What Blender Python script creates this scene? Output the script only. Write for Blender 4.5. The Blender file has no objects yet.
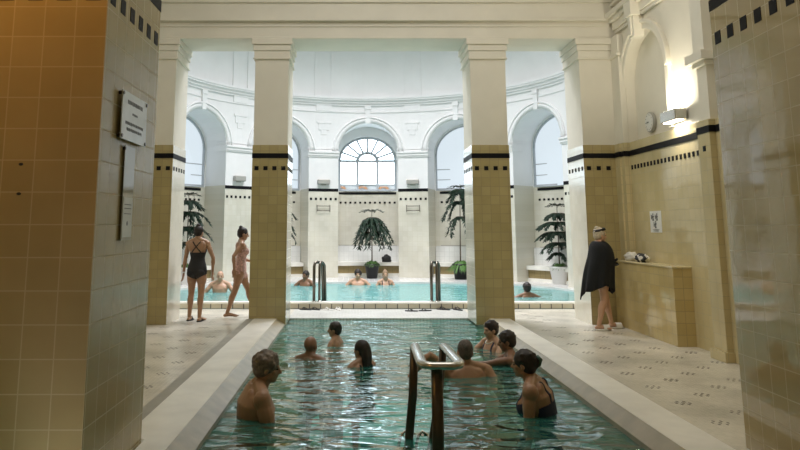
import bpy, bmesh, math, random
from mathutils import Vector, Matrix, noise
C = bpy.context.scene.collection
V = Vector
PI = math.pi
rnd = random.Random(7)

# ---------------------------------------------------------------- camera
cam_d = bpy.data.cameras.new('camera'); cam = bpy.data.objects.new('camera', cam_d); C.objects.link(cam)
cam.location = (0, 0, 1.6)
cam.rotation_euler = (math.radians(90 + 9.106), 0, 0)
cam_d.sensor_width = 36; cam_d.lens = 695 / 800 * 36
cam_d.shift_x = (400 - 353.5) / 800
cam_d.shift_y = -(225 - 116.6) / 800
cam_d.clip_start = 0.05; cam_d.clip_end = 300
bpy.context.scene.camera = cam
# ---------------------------------------------------------------- world, lights, exposure
sc = bpy.context.scene
vs = sc.view_settings
vs.view_transform = 'Standard'; vs.look = 'None'; vs.gamma = 1; vs.use_curve_mapping = False
vs.exposure = 0.0
w = bpy.data.worlds.new('sky'); sc.world = w; w.use_nodes = True
bg = w.node_tree.nodes['Background']; bg.inputs[0].default_value = (0.80, 0.90, 1.0, 1); bg.inputs[1].default_value = 4.8
sc.cycles.max_bounces = 10; sc.cycles.diffuse_bounces = 5; sc.cycles.glossy_bounces = 4
sc.cycles.transparent_max_bounces = 12; sc.cycles.transmission_bounces = 6
sc.cycles.sample_clamp_indirect = 8.0
sc.cycles.caustics_reflective = False; sc.cycles.caustics_refractive = False
try:
    sc.cycles.use_denoising = True
except Exception: pass

def area(name, loc, rot, sx, sy, power, col, shape='RECTANGLE'):
    d = bpy.data.lights.new(name, 'AREA'); d.shape = shape; d.size = sx; d.size_y = sy
    d.energy = power; d.color = col
    o = bpy.data.objects.new(name, d); C.objects.link(o); o.location = loc; o.rotation_euler = rot
    return o
rotunda_fill = area('rotunda_fill_light', (0.45, 16.6, 9.35), (0, 0, 0), 4.2, 4.2, 630, (0.97, 0.955, 1.0), 'DISK')  # area light added to brighten the rotunda; the dome above is closed
rotunda_fill.data.spread = math.radians(112)
area('hall_fill_light', (0.5, 8.2, 6.95), (0, 0, 0), 5.0, 4.0, 145, (1.0, 0.975, 0.94))  # added fill for the hall, hung under a ceiling without any opening

# ---------------------------------------------------------------- materials
def newmat(name):
    m = bpy.data.materials.new(name); m.use_nodes = True
    nt = m.node_tree; b = nt.nodes['Principled BSDF']
    return m, nt, b
def N(nt, t, **kw):
    n = nt.nodes.new(t)
    for k, v in kw.items(): setattr(n, k, v)
    return n
def plain(name, col, rough=0.6, metal=0.0, nscale=0, namt=0.08, bump=0.0, spec=0.5):
    m, nt, b = newmat(name)
    b.inputs['Base Color'].default_value = (*col, 1); b.inputs['Roughness'].default_value = rough
    b.inputs['Metallic'].default_value = metal; b.inputs['Specular IOR Level'].default_value = spec
    if nscale:
        tc = N(nt, 'ShaderNodeTexCoord'); ns = N(nt, 'ShaderNodeTexNoise')
        ns.inputs['Scale'].default_value = nscale; ns.inputs['Detail'].default_value = 6
        nt.links.new(tc.outputs['Object'], ns.inputs['Vector'])
        r = N(nt, 'ShaderNodeValToRGB')
        r.color_ramp.elements[0].position = 0.3; r.color_ramp.elements[1].position = 0.7
        r.color_ramp.elements[0].color = (*[c * (1 - namt) for c in col], 1)
        r.color_ramp.elements[1].color = (*[min(1, c * (1 + namt)) for c in col], 1)
        nt.links.new(ns.outputs['Fac'], r.inputs['Fac']); nt.links.new(r.outputs['Color'], b.inputs['Base Color'])
        if bump:
            bp = N(nt, 'ShaderNodeBump'); bp.inputs['Strength'].default_value = bump; bp.inputs['Distance'].default_value = 0.02
            nt.links.new(ns.outputs['Fac'], bp.inputs['Height']); nt.links.new(bp.outputs['Normal'], b.inputs['Normal'])
    return m
def tile(name, c1, c2, grout, w_, h_, gap=0.004, rough=0.12, off=0.0, uo=(0, 0), wob=0.25, spec=0.5, dirt=0.1):
    m, nt, b = newmat(name)
    uv = N(nt, 'ShaderNodeUVMap'); uv.uv_map = 'UVMap'
    mp = N(nt, 'ShaderNodeMapping'); mp.inputs['Location'].default_value = (uo[0], uo[1], 0)
    nt.links.new(uv.outputs['UV'], mp.inputs['Vector'])
    br = N(nt, 'ShaderNodeTexBrick'); br.offset = off; br.squash = 1.0; br.offset_frequency = 2
    br.inputs['Scale'].default_value = 1.0; br.inputs['Brick Width'].default_value = w_; br.inputs['Row Height'].default_value = h_
    br.inputs['Mortar Size'].default_value = gap; br.inputs['Mortar Smooth'].default_value = 0.2; br.inputs['Bias'].default_value = 0.0
    br.inputs['Color1'].default_value = (*c1, 1); br.inputs['Color2'].default_value = (*c2, 1); br.inputs['Mortar'].default_value = (*grout, 1)
    nt.links.new(mp.outputs['Vector'], br.inputs['Vector'])
    ns = N(nt, 'ShaderNodeTexNoise'); ns.inputs['Scale'].default_value = 1.3; ns.inputs['Detail'].default_value = 5
    nt.links.new(mp.outputs['Vector'], ns.inputs['Vector'])
    mr = N(nt, 'ShaderNodeMapRange'); mr.inputs['From Min'].default_value = 0.3; mr.inputs['From Max'].default_value = 0.7
    mr.inputs['To Min'].default_value = 1 - dirt; mr.inputs['To Max'].default_value = 1 + dirt
    nt.links.new(ns.outputs['Fac'], mr.inputs['Value'])
    mx = N(nt, 'ShaderNodeVectorMath', operation='SCALE')
    nt.links.new(br.outputs['Color'], mx.inputs[0]); nt.links.new(mr.outputs['Result'], mx.inputs['Scale'])
    nt.links.new(mx.outputs['Vector'], b.inputs['Base Color'])
    # glaze: smooth tile, rough grout
    rr = N(nt, 'ShaderNodeMapRange'); rr.inputs['To Min'].default_value = rough; rr.inputs['To Max'].default_value = 0.7
    nt.links.new(br.outputs['Fac'], rr.inputs['Value']); nt.links.new(rr.outputs['Result'], b.inputs['Roughness'])
    b.inputs['Specular IOR Level'].default_value = spec
    # slightly pillowed tiles
    n2 = N(nt, 'ShaderNodeTexNoise'); n2.inputs['Scale'].default_value = 1.6 / w_ * 0.6; n2.inputs['Detail'].default_value = 1
    nt.links.new(mp.outputs['Vector'], n2.inputs['Vector'])
    inv = N(nt, 'ShaderNodeMath', operation='MULTIPLY_ADD'); inv.inputs[1].default_value = -0.5
    nt.links.new(br.outputs['Fac'], inv.inputs[0])
    ml = N(nt, 'ShaderNodeMath', operation='MULTIPLY'); ml.inputs[1].default_value = 1.5
    nt.links.new(n2.outputs['Fac'], ml.inputs[0]); nt.links.new(ml.outputs[0], inv.inputs[2])
    bp = N(nt, 'ShaderNodeBump'); bp.inputs['Strength'].default_value = wob; bp.inputs['Distance'].default_value = 0.006
    nt.links.new(inv.outputs[0], bp.inputs['Height']); nt.links.new(bp.outputs['Normal'], b.inputs['Normal'])
    return m
def emis(name, col, st):
    m, nt, b = newmat(name)
    b.inputs['Base Color'].default_value = (*col, 1); b.inputs['Emission Color'].default_value = (*col, 1)
    b.inputs['Emission Strength'].default_value = st; b.inputs['Roughness'].default_value = 0.4
    return m
def water(name, tint, scale, strength, gl=1.0, stretch=(1, 1, 1), ior=1.33, fk=1.0, scat=(.2, .5, .5), sf=.3):
    m, nt, b = newmat(name); nt.nodes.remove(b)
    out = nt.nodes['Material Output']
    tc = N(nt, 'ShaderNodeTexCoord')
    mp = N(nt, 'ShaderNodeMapping'); mp.inputs['Scale'].default_value = stretch
    nt.links.new(tc.outputs['Object'], mp.inputs['Vector'])
    n1 = N(nt, 'ShaderNodeTexNoise'); n1.inputs['Scale'].default_value = scale; n1.inputs['Detail'].default_value = 2.5
    n1.inputs['Roughness'].default_value = 0.45; n1.inputs['Distortion'].default_value = 0.6
    nt.links.new(mp.outputs['Vector'], n1.inputs['Vector'])
    bp = N(nt, 'ShaderNodeBump'); bp.inputs['Strength'].default_value = strength; bp.inputs['Distance'].default_value = 0.1
    nt.links.new(n1.outputs['Fac'], bp.inputs['Height'])
    fr = N(nt, 'ShaderNodeFresnel'); fr.inputs['IOR'].default_value = ior
    nt.links.new(bp.outputs['Normal'], fr.inputs['Normal'])
    tr = N(nt, 'ShaderNodeBsdfTransparent'); tr.inputs['Color'].default_value = (*tint, 1)
    g = N(nt, 'ShaderNodeBsdfGlossy'); g.inputs['Roughness'].default_value = 0.02; g.inputs['Color'].default_value = (gl, gl, gl, 1)
    nt.links.new(bp.outputs['Normal'], g.inputs['Normal'])
    mx = N(nt, 'ShaderNodeMixShader')
    df = N(nt, 'ShaderNodeBsdfDiffuse'); df.inputs['Color'].default_value = (*scat, 1)   # suspended light in the water
    m2 = N(nt, 'ShaderNodeMixShader'); m2.inputs['Fac'].default_value = sf
    nt.links.new(tr.outputs['BSDF'], m2.inputs[1]); nt.links.new(df.outputs['BSDF'], m2.inputs[2])
    fm = N(nt, 'ShaderNodeMath', operation='MULTIPLY'); fm.inputs[1].default_value = fk; fm.use_clamp = True; nt.links.new(fr.outputs['Fac'], fm.inputs[0])
    nt.links.new(fm.outputs[0], mx.inputs['Fac']); nt.links.new(m2.outputs['Shader'], mx.inputs[1]); nt.links.new(g.outputs['BSDF'], mx.inputs[2])
    nt.links.new(mx.outputs['Shader'], out.inputs['Surface'])
    return m
def glassm(name, tint=(0.9, 0.95, 0.95)):
    m, nt, b = newmat(name); nt.nodes.remove(b); out = nt.nodes['Material Output']
    tr = N(nt, 'ShaderNodeBsdfTransparent'); tr.inputs['Color'].default_value = (*tint, 1)
    g = N(nt, 'ShaderNodeBsdfGlossy'); g.inputs['Roughness'].default_value = 0.02
    fr = N(nt, 'ShaderNodeFresnel'); fr.inputs['IOR'].default_value = 1.45
    mx = N(nt, 'ShaderNodeMixShader')
    nt.links.new(fr.outputs['Fac'], mx.inputs['Fac']); nt.links.new(tr.outputs['BSDF'], mx.inputs[1]); nt.links.new(g.outputs['BSDF'], mx.inputs[2])
    nt.links.new(mx.outputs['Shader'], out.inputs['Surface'])
    return m
OCH1, OCH2, OCHG = (0.42, 0.34, 0.16), (0.47, 0.385, 0.19), (0.30, 0.24, 0.12)
M = {}
M['col_tile'] = tile('glazed ochre column tile', OCH1, OCH2, OCHG, 0.155, 0.155, uo=(0.02, 0.02))
M['pier_tile'] = tile('large glazed ochre tile', (0.43, 0.35, 0.18), (0.47, 0.385, 0.205), (0.55, 0.48, 0.30), 0.178, 0.19, gap=0.004, uo=(0.02, 0.09), rough=0.2, wob=0.3, spec=.28)
M['pier_front'] = tile('square ochre pier tile', (0.43, 0.33, 0.15), (0.47, 0.365, 0.175), (0.55, 0.45, 0.25), 0.19, 0.19, gap=0.004, uo=(0.045, 0.09), rough=0.16, wob=0.3, spec=.3)
M['lit_reveal_tile'] = tile('light-paled glazed reveal tile', (0.72, 0.69, 0.58), (0.76, 0.73, 0.63), (0.55, 0.52, 0.42), 0.155, 0.155, rough=0.12, wob=0.15)  # rotunda light on the column sides is put into this paler colour
M['pier_tile_glossy'] = tile('mirror-glazed ochre tile', (0.43, 0.35, 0.18), (0.47, 0.385, 0.205), (0.55, 0.48, 0.30), 0.178, 0.19, gap=0.004, uo=(0.02, 0.09), rough=0.06, wob=0.25)
_b = M['pier_tile_glossy'].node_tree.nodes['Principled BSDF']; _b.inputs['Coat Weight'].default_value = 0.6; _b.inputs['Coat IOR'].default_value = 1.6; _b.inputs['Coat Roughness'].default_value = 0.04
M['wall_tile'] = tile('glazed cream wall tile', (0.60, 0.51, 0.29), (0.64, 0.55, 0.33), (0.46, 0.40, 0.24), 0.155, 0.155, rough=0.1, wob=0.3)
M['ledge_tile'] = tile('ledge tile', (0.55, 0.43, 0.19), (0.62, 0.50, 0.24), (0.38, 0.30, 0.15), 0.16, 0.155)
M['rot_tile'] = tile('pale cream rotunda tile', (0.66, 0.63, 0.53), (0.70, 0.67, 0.58), (0.60, 0.56, 0.45), 0.15, 0.15, rough=0.2)
M['brown_tile'] = tile('brown recess tile', (0.30, 0.23, 0.10), (0.34, 0.26, 0.12), (0.2, 0.16, 0.08), 0.15, 0.15, rough=0.3)
M['white_tile'] = tile('white glazed tile', (0.78, 0.78, 0.76), (0.82, 0.82, 0.80), (0.6, 0.6, 0.58), 0.15, 0.15, rough=0.2)
M['riser_tile'] = tile('coping riser tile', (0.52, 0.47, 0.36), (0.60, 0.55, 0.43), (0.15, 0.14, 0.12), 0.22, 0.4, gap=0.012, rough=0.3)
M['black_tile'] = plain('black glazed tile', (0.010, 0.010, 0.012), 0.5, spec=.1)
M['plaster'] = plain('white plaster', (0.80, 0.765, 0.67), 0.75, nscale=2.0, namt=0.04)
M['plaster_rot'] = plain('white rotunda plaster', (0.80, 0.80, 0.80), 0.8, nscale=1.5, namt=0.03)
M['floor'] = tile('pale mosaic floor', (0.68, 0.65, 0.56), (0.76, 0.72, 0.63), (0.54, 0.50, 0.42), 0.045, 0.045, gap=0.003, rough=0.22, wob=0.2, dirt=0.22)
M['deck'] = tile('pale deck mosaic', (0.62, 0.62, 0.58), (0.70, 0.70, 0.66), (0.36, 0.36, 0.34), 0.06, 0.06, gap=0.006, rough=0.25, wob=0.2)
M['mosaic'] = plain('dark mosaic chips', (0.11, 0.09, 0.07), 0.4)
M['curb'] = plain('worn white stone', (0.86, 0.84, 0.77), 0.38, nscale=3.0, namt=0.09, bump=0.1)
M['tan_stone'] = plain('tan stone', (0.38, 0.33, 0.23), 0.35, nscale=5, namt=0.15, bump=0.1)
M['grey_stone'] = plain('grey stone strip', (0.36, 0.34, 0.29), 0.45, nscale=6, namt=0.12)
M['basin'] = tile('teal pool lining', (0.25, 0.72, 0.64), (0.29, 0.78, 0.69), (0.3, 0.45, 0.42), 0.15, 0.15, rough=0.4)
M['basin_pale'] = tile('pale grey pool ledge', (0.60, 0.54, 0.44), (0.66, 0.60, 0.49), (0.4, 0.37, 0.30), 0.15, 0.15, rough=0.4)
M['basin_far'] = tile('aqua pool lining', (0.22, 0.46, 0.45), (0.26, 0.51, 0.50), (0.2, 0.40, 0.40), 0.15, 0.15, rough=0.4)
M['lane'] = plain('dark lane tiles', (0.03, 0.09, 0.10), 0.4)
M['water'] = water('front pool water', (0.60, 0.86, 0.80), 3.0, 0.72, stretch=(0.75, 1.6, 1), ior=1.36, fk=1.35, scat=(.05, .30, .25), sf=.40)
M['water_far'] = water('rotunda pool water', (0.80, 0.97, 0.97), 2.0, 0.16, stretch=(0.7, 1.6, 1), ior=1.33, fk=0.42, scat=(.20, .50, .49), sf=.70)
M['steel'] = plain('brushed steel', (0.62, 0.60, 0.56), 0.22, 1.0)
M['dark_steel'] = plain('dark weathered steel', (0.12, 0.105, 0.085), 0.30, 0.9)
M['frame_white'] = plain('white window frame', (0.42, 0.45, 0.48), 0.5)
M['frosted'] = emis('frosted daylight pane', (0.76, 0.86, 0.93), 0.88)
M['frosted'].node_tree.nodes['Principled BSDF'].inputs['Base Color'].default_value = (.08, .09, .10, 1)
M['lamp_glow'] = emis('lit lamp diffuser', (1.0, 0.93, 0.75), 18)
M['glass'] = glassm('clear glass')
M['acrylic'] = plain('pale acrylic plate', (0.66, 0.68, 0.64), 0.12, nscale=9, namt=0.05)
M['sleeve'] = plain('plastic sleeve', (.47, .44, .33), .05); M['ink'] = plain('grey lettering', (0.10, 0.10, 0.10), 0.5)
M['paper'] = plain('white paper', (0.80, 0.80, 0.77), 0.6)
M['black_rubber'] = plain('black rubber', (0.015, 0.015, 0.015), 0.6)
M['white_rubber'] = plain('white rubber', (0.75, 0.74, 0.70), 0.5)
M['soil'] = plain('potting soil', (0.03, 0.02, 0.012), 0.9)
M['leaf'] = plain('dark green leaf', (0.013, 0.036, 0.018), 0.5, nscale=6, namt=0.4)
M['leaf_light'] = plain('bright green leaf', (0.10, 0.22, 0.05), 0.5, nscale=6, namt=0.3)
M['bark'] = plain('bark', (0.09, 0.065, 0.04), 0.8)
M['pot_black'] = plain('black plastic pot', (0.012, 0.012, 0.013), 0.4)
M['pot_white'] = plain('white pot', (0.86, 0.85, 0.82), 0.4)
M['lamp_grey'] = plain('grey lamp housing', (0.42, 0.41, 0.38), 0.4, 0.3)
M['orange_brick'] = plain('orange brick', (0.20, 0.09, 0.04), 0.8)
M['stucco'] = plain('pale stucco', (0.22, 0.21, 0.20), 0.8)

# ---------------------------------------------------------------- mesh builder
class MB:
    def __init__(s):
        s.bm = bmesh.new(); s.cyl = None
    def quad(s, pts, m=0):
        f = s.bm.faces.new([s.bm.verts.new(p) for p in pts]); f.material_index = m; return f
    def box(s, x0, x1, y0, y1, z0, z1, m=0):
        v = [s.bm.verts.new((x, y, z)) for x in (x0, x1) for y in (y0, y1) for z in (z0, z1)]
        for q in ((0, 1, 3, 2), (4, 6, 7, 5), (0, 4, 5, 1), (2, 3, 7, 6), (0, 2, 6, 4), (1, 5, 7, 3)):
            f = s.bm.faces.new([v[i] for i in q]); f.material_index = m
        return v
    def loft(s, rings, m=0, cap=True, closed=True):
        rv = [[s.bm.verts.new(p) for p in r] for r in rings]
        n = len(rv[0])
        for a, b in zip(rv, rv[1:]):
            for i in range(n if closed else n - 1):
                j = (i + 1) % n
                f = s.bm.faces.new((a[i], a[j], b[j], b[i])); f.material_index = m; f.smooth = True
        if cap:
            for r, rev in ((rv[0], True), (rv[-1], False)):
                f = s.bm.faces.new(list(reversed(r)) if rev else r); f.material_index = m
    def lathe(s, prof, c=(0, 0, 0), n=28, m=0, cap=True):
        s.loft([[(c[0] + r * math.cos(2 * PI * i / n), c[1] + r * math.sin(2 * PI * i / n), c[2] + z) for i in range(n)] for r, z in prof], m, cap)
    def tube(s, path, r, n=10, m=0, r1=None, flat=None):
        path = [V(p) for p in path]; rings = []
        up = None
        for i, p in enumerate(path):
            d = (path[min(i + 1, len(path) - 1)] - path[max(i - 1, 0)]).normalized()
            if up is None:
                up = V((0, 0, 1)) if abs(d.z) < 0.9 else V((0, 1, 0))
            a = d.cross(up)
            if a.length < 1e-4: a = d.cross(V((1, 0.1, 0)))
            a.normalize(); b = a.cross(d).normalized(); up = b
            rr = r if r1 is None else r + (r1 - r) * i / (len(path) - 1)
            ra, rb = (rr, rr) if flat is None else flat
            rings.append([p + a * ra * math.cos(2 * PI * k / n) + b * rb * math.sin(2 * PI * k / n) for k in range(n)])
        s.loft(rings, m)
    def ell(s, c, r, rot=None, nu=14, nv=9, m=0):
        c = V(c); rings = []
        for j in range(1, nv):
            t = PI * j / nv
            ring = []
            for i in range(nu):
                p = V((r[0] * math.sin(t) * math.cos(2 * PI * i / nu), r[1] * math.sin(t) * math.sin(2 * PI * i / nu), -r[2] * math.cos(t)))
                if rot: p = rot @ p
                ring.append(c + p)
            rings.append(ring)
        s.loft(rings, m)
    def build(s, name, mats, parent=None, smooth=False, bevel=0):
        bm = s.bm
        bmesh.ops.recalc_face_normals(bm, faces=bm.faces[:]) if name not in NOREC else None
        uv = bm.loops.layers.uv.new('UVMap')
        bm.normal_update()
        for f in bm.faces:
            n = f.normal; ax = max(range(3), key=lambda i: abs(n[i]))
            for l in f.loops:
                p = l.vert.co
                if ax == 2: l[uv].uv = (p.x, p.y)
                elif s.cyl:
                    a = math.atan2(p.x - s.cyl[0], p.y - s.cyl[1]); l[uv].uv = (a * s.cyl[2], p.z)
                elif ax == 0: l[uv].uv = (p.y, p.z)
                else: l[uv].uv = (p.x, p.z)
        if smooth:
            for f in bm.faces: f.smooth = True
        me = bpy.data.meshes.new(name); bm.to_mesh(me); bm.free()
        for mm in (mats if isinstance(mats, (list, tuple)) else [mats]): me.materials.append(mm)
        o = bpy.data.objects.new(name, me); C.objects.link(o)
        if parent: o.parent = parent
        if bevel:
            b = o.modifiers.new('bevel', 'BEVEL'); b.width = bevel; b.segments = 2; b.limit_method = 'ANGLE'
        return o
NOREC = set()
def tag(o, label=None, cat=None, group=None, kind=None):
    if label: o['label'] = label
    if cat: o['category'] = cat
    if group: o['group'] = group
    if kind: o['kind'] = kind
    return o
def struct(o): o['kind'] = 'structure'; return o
def thing(name, label, cat, loc=(0, 0, 0), rz=0, group=None):
    o = bpy.data.objects.new(name, None); C.objects.link(o); o.empty_display_size = 0.1
    o.location = loc; o.rotation_euler = (0, 0, rz)
    return tag(o, label, cat, group)
def copy_tree(o, parent=None):
    c = o.copy(); C.objects.link(c); c.parent = parent
    for ch in list(o.children): copy_tree(ch, c)
    return c

# ================================================================ STRUCTURE
XL, XR, YF, YB = -3.78, 4.68, 12.05, 12.95
RC = (0.45, 16.2); R = 5.3; DEP = 0.9; ZD = 0.13
PXL, PXR, PE = -1.15, 2.17, 12.90     # front pool edges
CZ = 0.10                              # curb height

# floors of the hall
mb = MB()
mb.box(XL, -1.79, -2, 14.34, -0.3, 0); mb.box(-1.79, -1.17, 12.05, 14.34, -0.3, 0)
mb.box(2.62, XR, -2, 14.34, -0.3, 0); mb.box(2.19, 2.62, 12.05, 14.34, -0.3, 0)
mb.box(-1.79, 2.62, -2, 2.2, -0.3, 0)
mb.box(-1.17, 2.19, PE, 14.34, -0.3, 0, 1)
struct(mb.build('floor', [M['floor'], M['deck']]))
# mosaic rosettes set into the floor
mb = MB()
def rosette(x, y):
    s = 0.018 * rnd.uniform(.7, 1.05)
    for i, j in ((-1, -1), (0, 0), (1, 1), (-1, 1), (1, -1), (2, 0), (-2, 0)):
        mb.box(x + i * 0.032 - s * .6, x + i * 0.032 + s * .6, y + j * 0.05 - s, y + j * 0.05 + s, -0.001, 0.0015)
for n in range(6):
    for k in range(14):
        x = 3.05 + .335 * n; y = 5.45 + .66 * k + (.33 if n % 2 else 0)
        if x < 4.5 and y < 12.0 and not (x > 4.3 and y > 9.7): rosette(x, y)
for n in range(5):
    for k in range(14):
        x = -2.12 - .32 * n; y = 5.45 + .66 * k + (.33 if n % 2 else 0)
        if x > -3.7 and y < 13.6: rosette(x, y)
for k in range(7):
    rosette(3.2 + .2 * (k % 2), 12.4 + .25 * k)
struct(mb.build('trim_1', M['mosaic']))

# curbs beside the front pool
mb = MB()
def extr(prof, y0, y1, m):
    a = [mb.bm.verts.new((x, y0, z)) for x, z in prof]; b = [mb.bm.verts.new((x, y1, z)) for x, z in prof]
    n = len(prof)
    for i in range(n):
        j = (i + 1) % n; f = mb.bm.faces.new((a[i], a[j], b[j], b[i])); f.material_index = m
    f = mb.bm.faces.new(a); f.material_index = m; f = mb.bm.faces.new(list(reversed(b))); f.material_index = m
extr([(-1.79, -.3), (-1.67, -.3), (-1.67, CZ - .004), (-1.79, CZ - .004)], 5.30, YF - .002, 2)
extr([(-1.67, -.3), (-1.50, -.3), (-1.50, CZ), (-1.67, CZ)], 5.30, YF - .002, 0)
extr([(-1.50, -.3), (-1.29, -.3), (-1.29, CZ), (-1.50, CZ)], 2.2, YF - .002, 0)
extr([(-1.29, -.3), (-1.15, -.3), (-1.15, 0.01), (-1.165, 0.02), (-1.29, CZ - .003)], 2.2, YF - .002, 1)
extr([(2.28, -.3), (2.62, -.3), (2.62, CZ), (2.28, CZ)], 2.2, YF - .002, 0)
extr([(2.28, -.3), (2.17, -.3), (2.17, 0.01), (2.185, 0.02), (2.28, CZ - .003)], 2.2, YF - .002, 1)
o = mb.build('trim_2', [M['curb'], M['tan_stone'], M['grey_stone']]); struct(o)

# basin of the front pool
mb = MB()
mb.box(-1.3, 2.3, 2.1, 13.0, -1.35, -1.2, 0)
mb.box(-1.35, -1.15, 2.1, 13.0, -1.2, -.3, 0); mb.box(2.17, 2.37, 2.1, 13.0, -1.2, -.3, 0)
mb.box(-1.15, 2.17, PE, 13.05, -1.2, -.3, 0); mb.box(-1.15, 2.17, 2.0, 2.2, -1.2, -.0, 0)
mb.box(-1.15, -0.62, 2.2, 12.0, -1.2, -.45, 1); mb.box(1.72, 2.17, 2.2, 12.0, -1.2, -.45, 1)
mb.box(-.62, 1.72, 12.3, PE, -1.2, -.45, 1)
mb.box(-0.42, -0.17, 2.2, 12.3, -1.2, -1.197, 2)
mb.box(1.3, 1.5, 2.2, 12.3, -1.2, -1.197, 2)
struct(mb.build('floor_pool_basin', [M['basin'], M['basin_pale'], M['lane']]))
mb = MB()
def grid(x0, x1, y0, y1, z, nx, ny):
    for i in range(nx):
        for j in range(ny):
            xa = x0 + (x1 - x0) * i / nx; xb = x0 + (x1 - x0) * (i + 1) / nx
            ya = y0 + (y1 - y0) * j / ny; yb = y0 + (y1 - y0) * (j + 1) / ny
            mb.quad([(xa, ya, z), (xb, ya, z), (xb, yb, z), (xa, yb, z)])
grid(PXL, PXR, 2.2, YF, -.03, 1, 1); grid(-1.13, 2.05, YF, PE, -.03, 1, 1)
NOREC.add('pool_water')
o = mb.build('pool_water', M['water']); tag(o, 'rippled teal water of the long front pool between the curbs', 'water', kind='stuff')

# rotunda deck, basin and water
def rpool(phi):
    a = abs(math.degrees(phi)); ks = [(0, 3.45), (15, 3.55), (30, 3.9), (54, 4.75), (82, 4.95), (180, 4.95)]
    for (a0, r0), (a1, r1) in zip(ks, ks[1:]):
        if a <= a1:
            t = (a - a0) / (a1 - a0); t = t * t * (3 - 2 * t) * .4 + t * .6; r = r0 + (r1 - r0) * t; break
    c = math.cos(phi)
    if c < -1e-3: r = min(r, (RC[1] - 14.56) / -c)
    return r
def rout(phi):
    r = R + 0.05; c = math.cos(phi)
    if c < -1e-3: r = min(r, (RC[1] - 14.34) / -c)
    return r
# corner angles, so the straight front edge keeps its corners
cin = PI - math.atan2(math.sqrt(4.95 ** 2 - (RC[1] - 14.56) ** 2), RC[1] - 14.56)
cout = PI - math.atan2(math.sqrt((R + .05) ** 2 - (RC[1] - 14.34) ** 2), RC[1] - 14.34)
angs = sorted(set([2 * PI * i / 96 - PI for i in range(96)] + [cin, -cin, cout, -cout]))
def pol(phi, r, z): return (RC[0] + r * math.sin(phi), RC[1] + r * math.cos(phi), z)
mb = MB(); ring = []
for a in angs: ring.append((pol(a, rpool(a), ZD), pol(a, rout(a), ZD)))
for i in range(len(ring)):
    j = (i + 1) % len(ring)
    mb.quad([ring[i][0], ring[i][1], ring[j][1], ring[j][0]], 0)
    a, b = ring[i][0], ring[j][0]
    mb.quad([a, b, (b[0], b[1], ZD - .08), (a[0], a[1], ZD - .08)], 0)
    mb.quad([(a[0], a[1], ZD - .08), (b[0], b[1], ZD - .08), (b[0], b[1], -1.0), (a[0], a[1], -1.0)], 1)
for i in range(len(angs)):
    a, b = angs[i], angs[(i + 1) % len(angs)]
    if abs(a) > cout - 1e-6 and abs(b) > cout - 1e-6: continue
    mb.quad([pol(a, R + .05, ZD), pol(b, R + .05, ZD), pol(b, R + 1.3, ZD), pol(a, R + 1.3, ZD)], 0)
f = mb.bm.faces.new([mb.bm.verts.new((p[0][0], p[0][1], -1.0)) for p in ring]); f.material_index = 1
struct(mb.build('floor_rotunda', [M['white_tile'], M['basin_far']]))
mb = MB()
f = mb.bm.faces.new([mb.bm.verts.new((p[0][0], p[0][1], .08)) for p in ring])
tag(mb.build('pool_water', M['water_far']), 'bright aqua water of the round pool beyond the columns', 'water', kind='stuff')
# tiled front riser with rounded white coping
mb = MB()
mb.box(-4.5, 5.4, 14.34, 14.40, 0, ZD - .03, 0)
mb.box(-4.5, 5.4, 14.325, 14.56, ZD - .03, ZD + .004, 1)
struct(mb.build('trim_3', [M['riser_tile'], M['curb']], bevel=.008))

# generic arched opening: map(a, z, d) gives a point
def arch_front(mb, mp, ac, half, spring, ztop, m, n=16):
    pts = [(ac - half * math.cos(PI * i / n), spring + half * math.sin(PI * i / n)) for i in range(n + 1)]
    for (a0, z0), (a1, z1) in zip(pts, pts[1:]):
        mb.quad([mp(a0, z0, 0), mp(a1, z1, 0), mp(a1, ztop, 0), mp(a0, ztop, 0)], m)
    return pts
def arch_tunnel(mb, mp, ac, half, sill, spring, dep, m_low, m_hi, zsplit, n=16):
    pts = [(ac - half * math.cos(PI * i / n), spring + half * math.sin(PI * i / n)) for i in range(n + 1)]
    for sgn in (-1, 1):
        a = ac + sgn * half
        for z0, z1, m in ((sill, zsplit, m_low), (max(zsplit, sill), spring, m_hi)):
            if z1 > z0 + 1e-5: mb.quad([mp(a, z0, 0), mp(a, z1, 0), mp(a, z1, dep), mp(a, z0, dep)], m)
    for (a0, z0), (a1, z1) in zip(pts, pts[1:]):
        f = mb.quad([mp(a0, z0, 0), mp(a1, z1, 0), mp(a1, z1, dep), mp(a0, z0, dep)], m_hi); f.smooth = True
def arch_ring(mb, mp, ac, r0, r1, spring, d0, d1, m, n=20, down=0):
    pr = []
    for i in range(n + 1):
        t = PI * i / n; c, s_ = -math.cos(t), math.sin(t)
        pr.append([mp(ac + r0 * c, spring + r0 * s_, d0), mp(ac + r1 * c, spring + r1 * s_, d0), mp(ac + r1 * c, spring + r1 * s_, d1), mp(ac + r0 * c, spring + r0 * s_, d1)])
    mb.loft(pr, m)
def cbox(mb, mp, a0, a1, z0, z1, d0, d1, m=0, n=4):
    pr = []
    for i in range(n + 1):
        a = a0 + (a1 - a0) * i / n
        pr.append([mp(a, z0, d0), mp(a, z1, d0), mp(a, z1, d1), mp(a, z0, d1)])
    k = len(mb.bm.faces); mb.loft(pr, m)
    mb.bm.faces.ensure_lookup_table()
    for f in mb.bm.faces[k:]: f.smooth = False
def RM(a, z, d): return pol(a / R, R + d, z)
BAY = math.radians(30) * R; HALF = 0.925; SPR = 3.915; ZT = 2.79; ZC = 5.36; ZTOP = 7.6
mb = MB(); mb.cyl = (RC[0], RC[1], R)
ENDA = math.radians(127.5) * R
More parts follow.
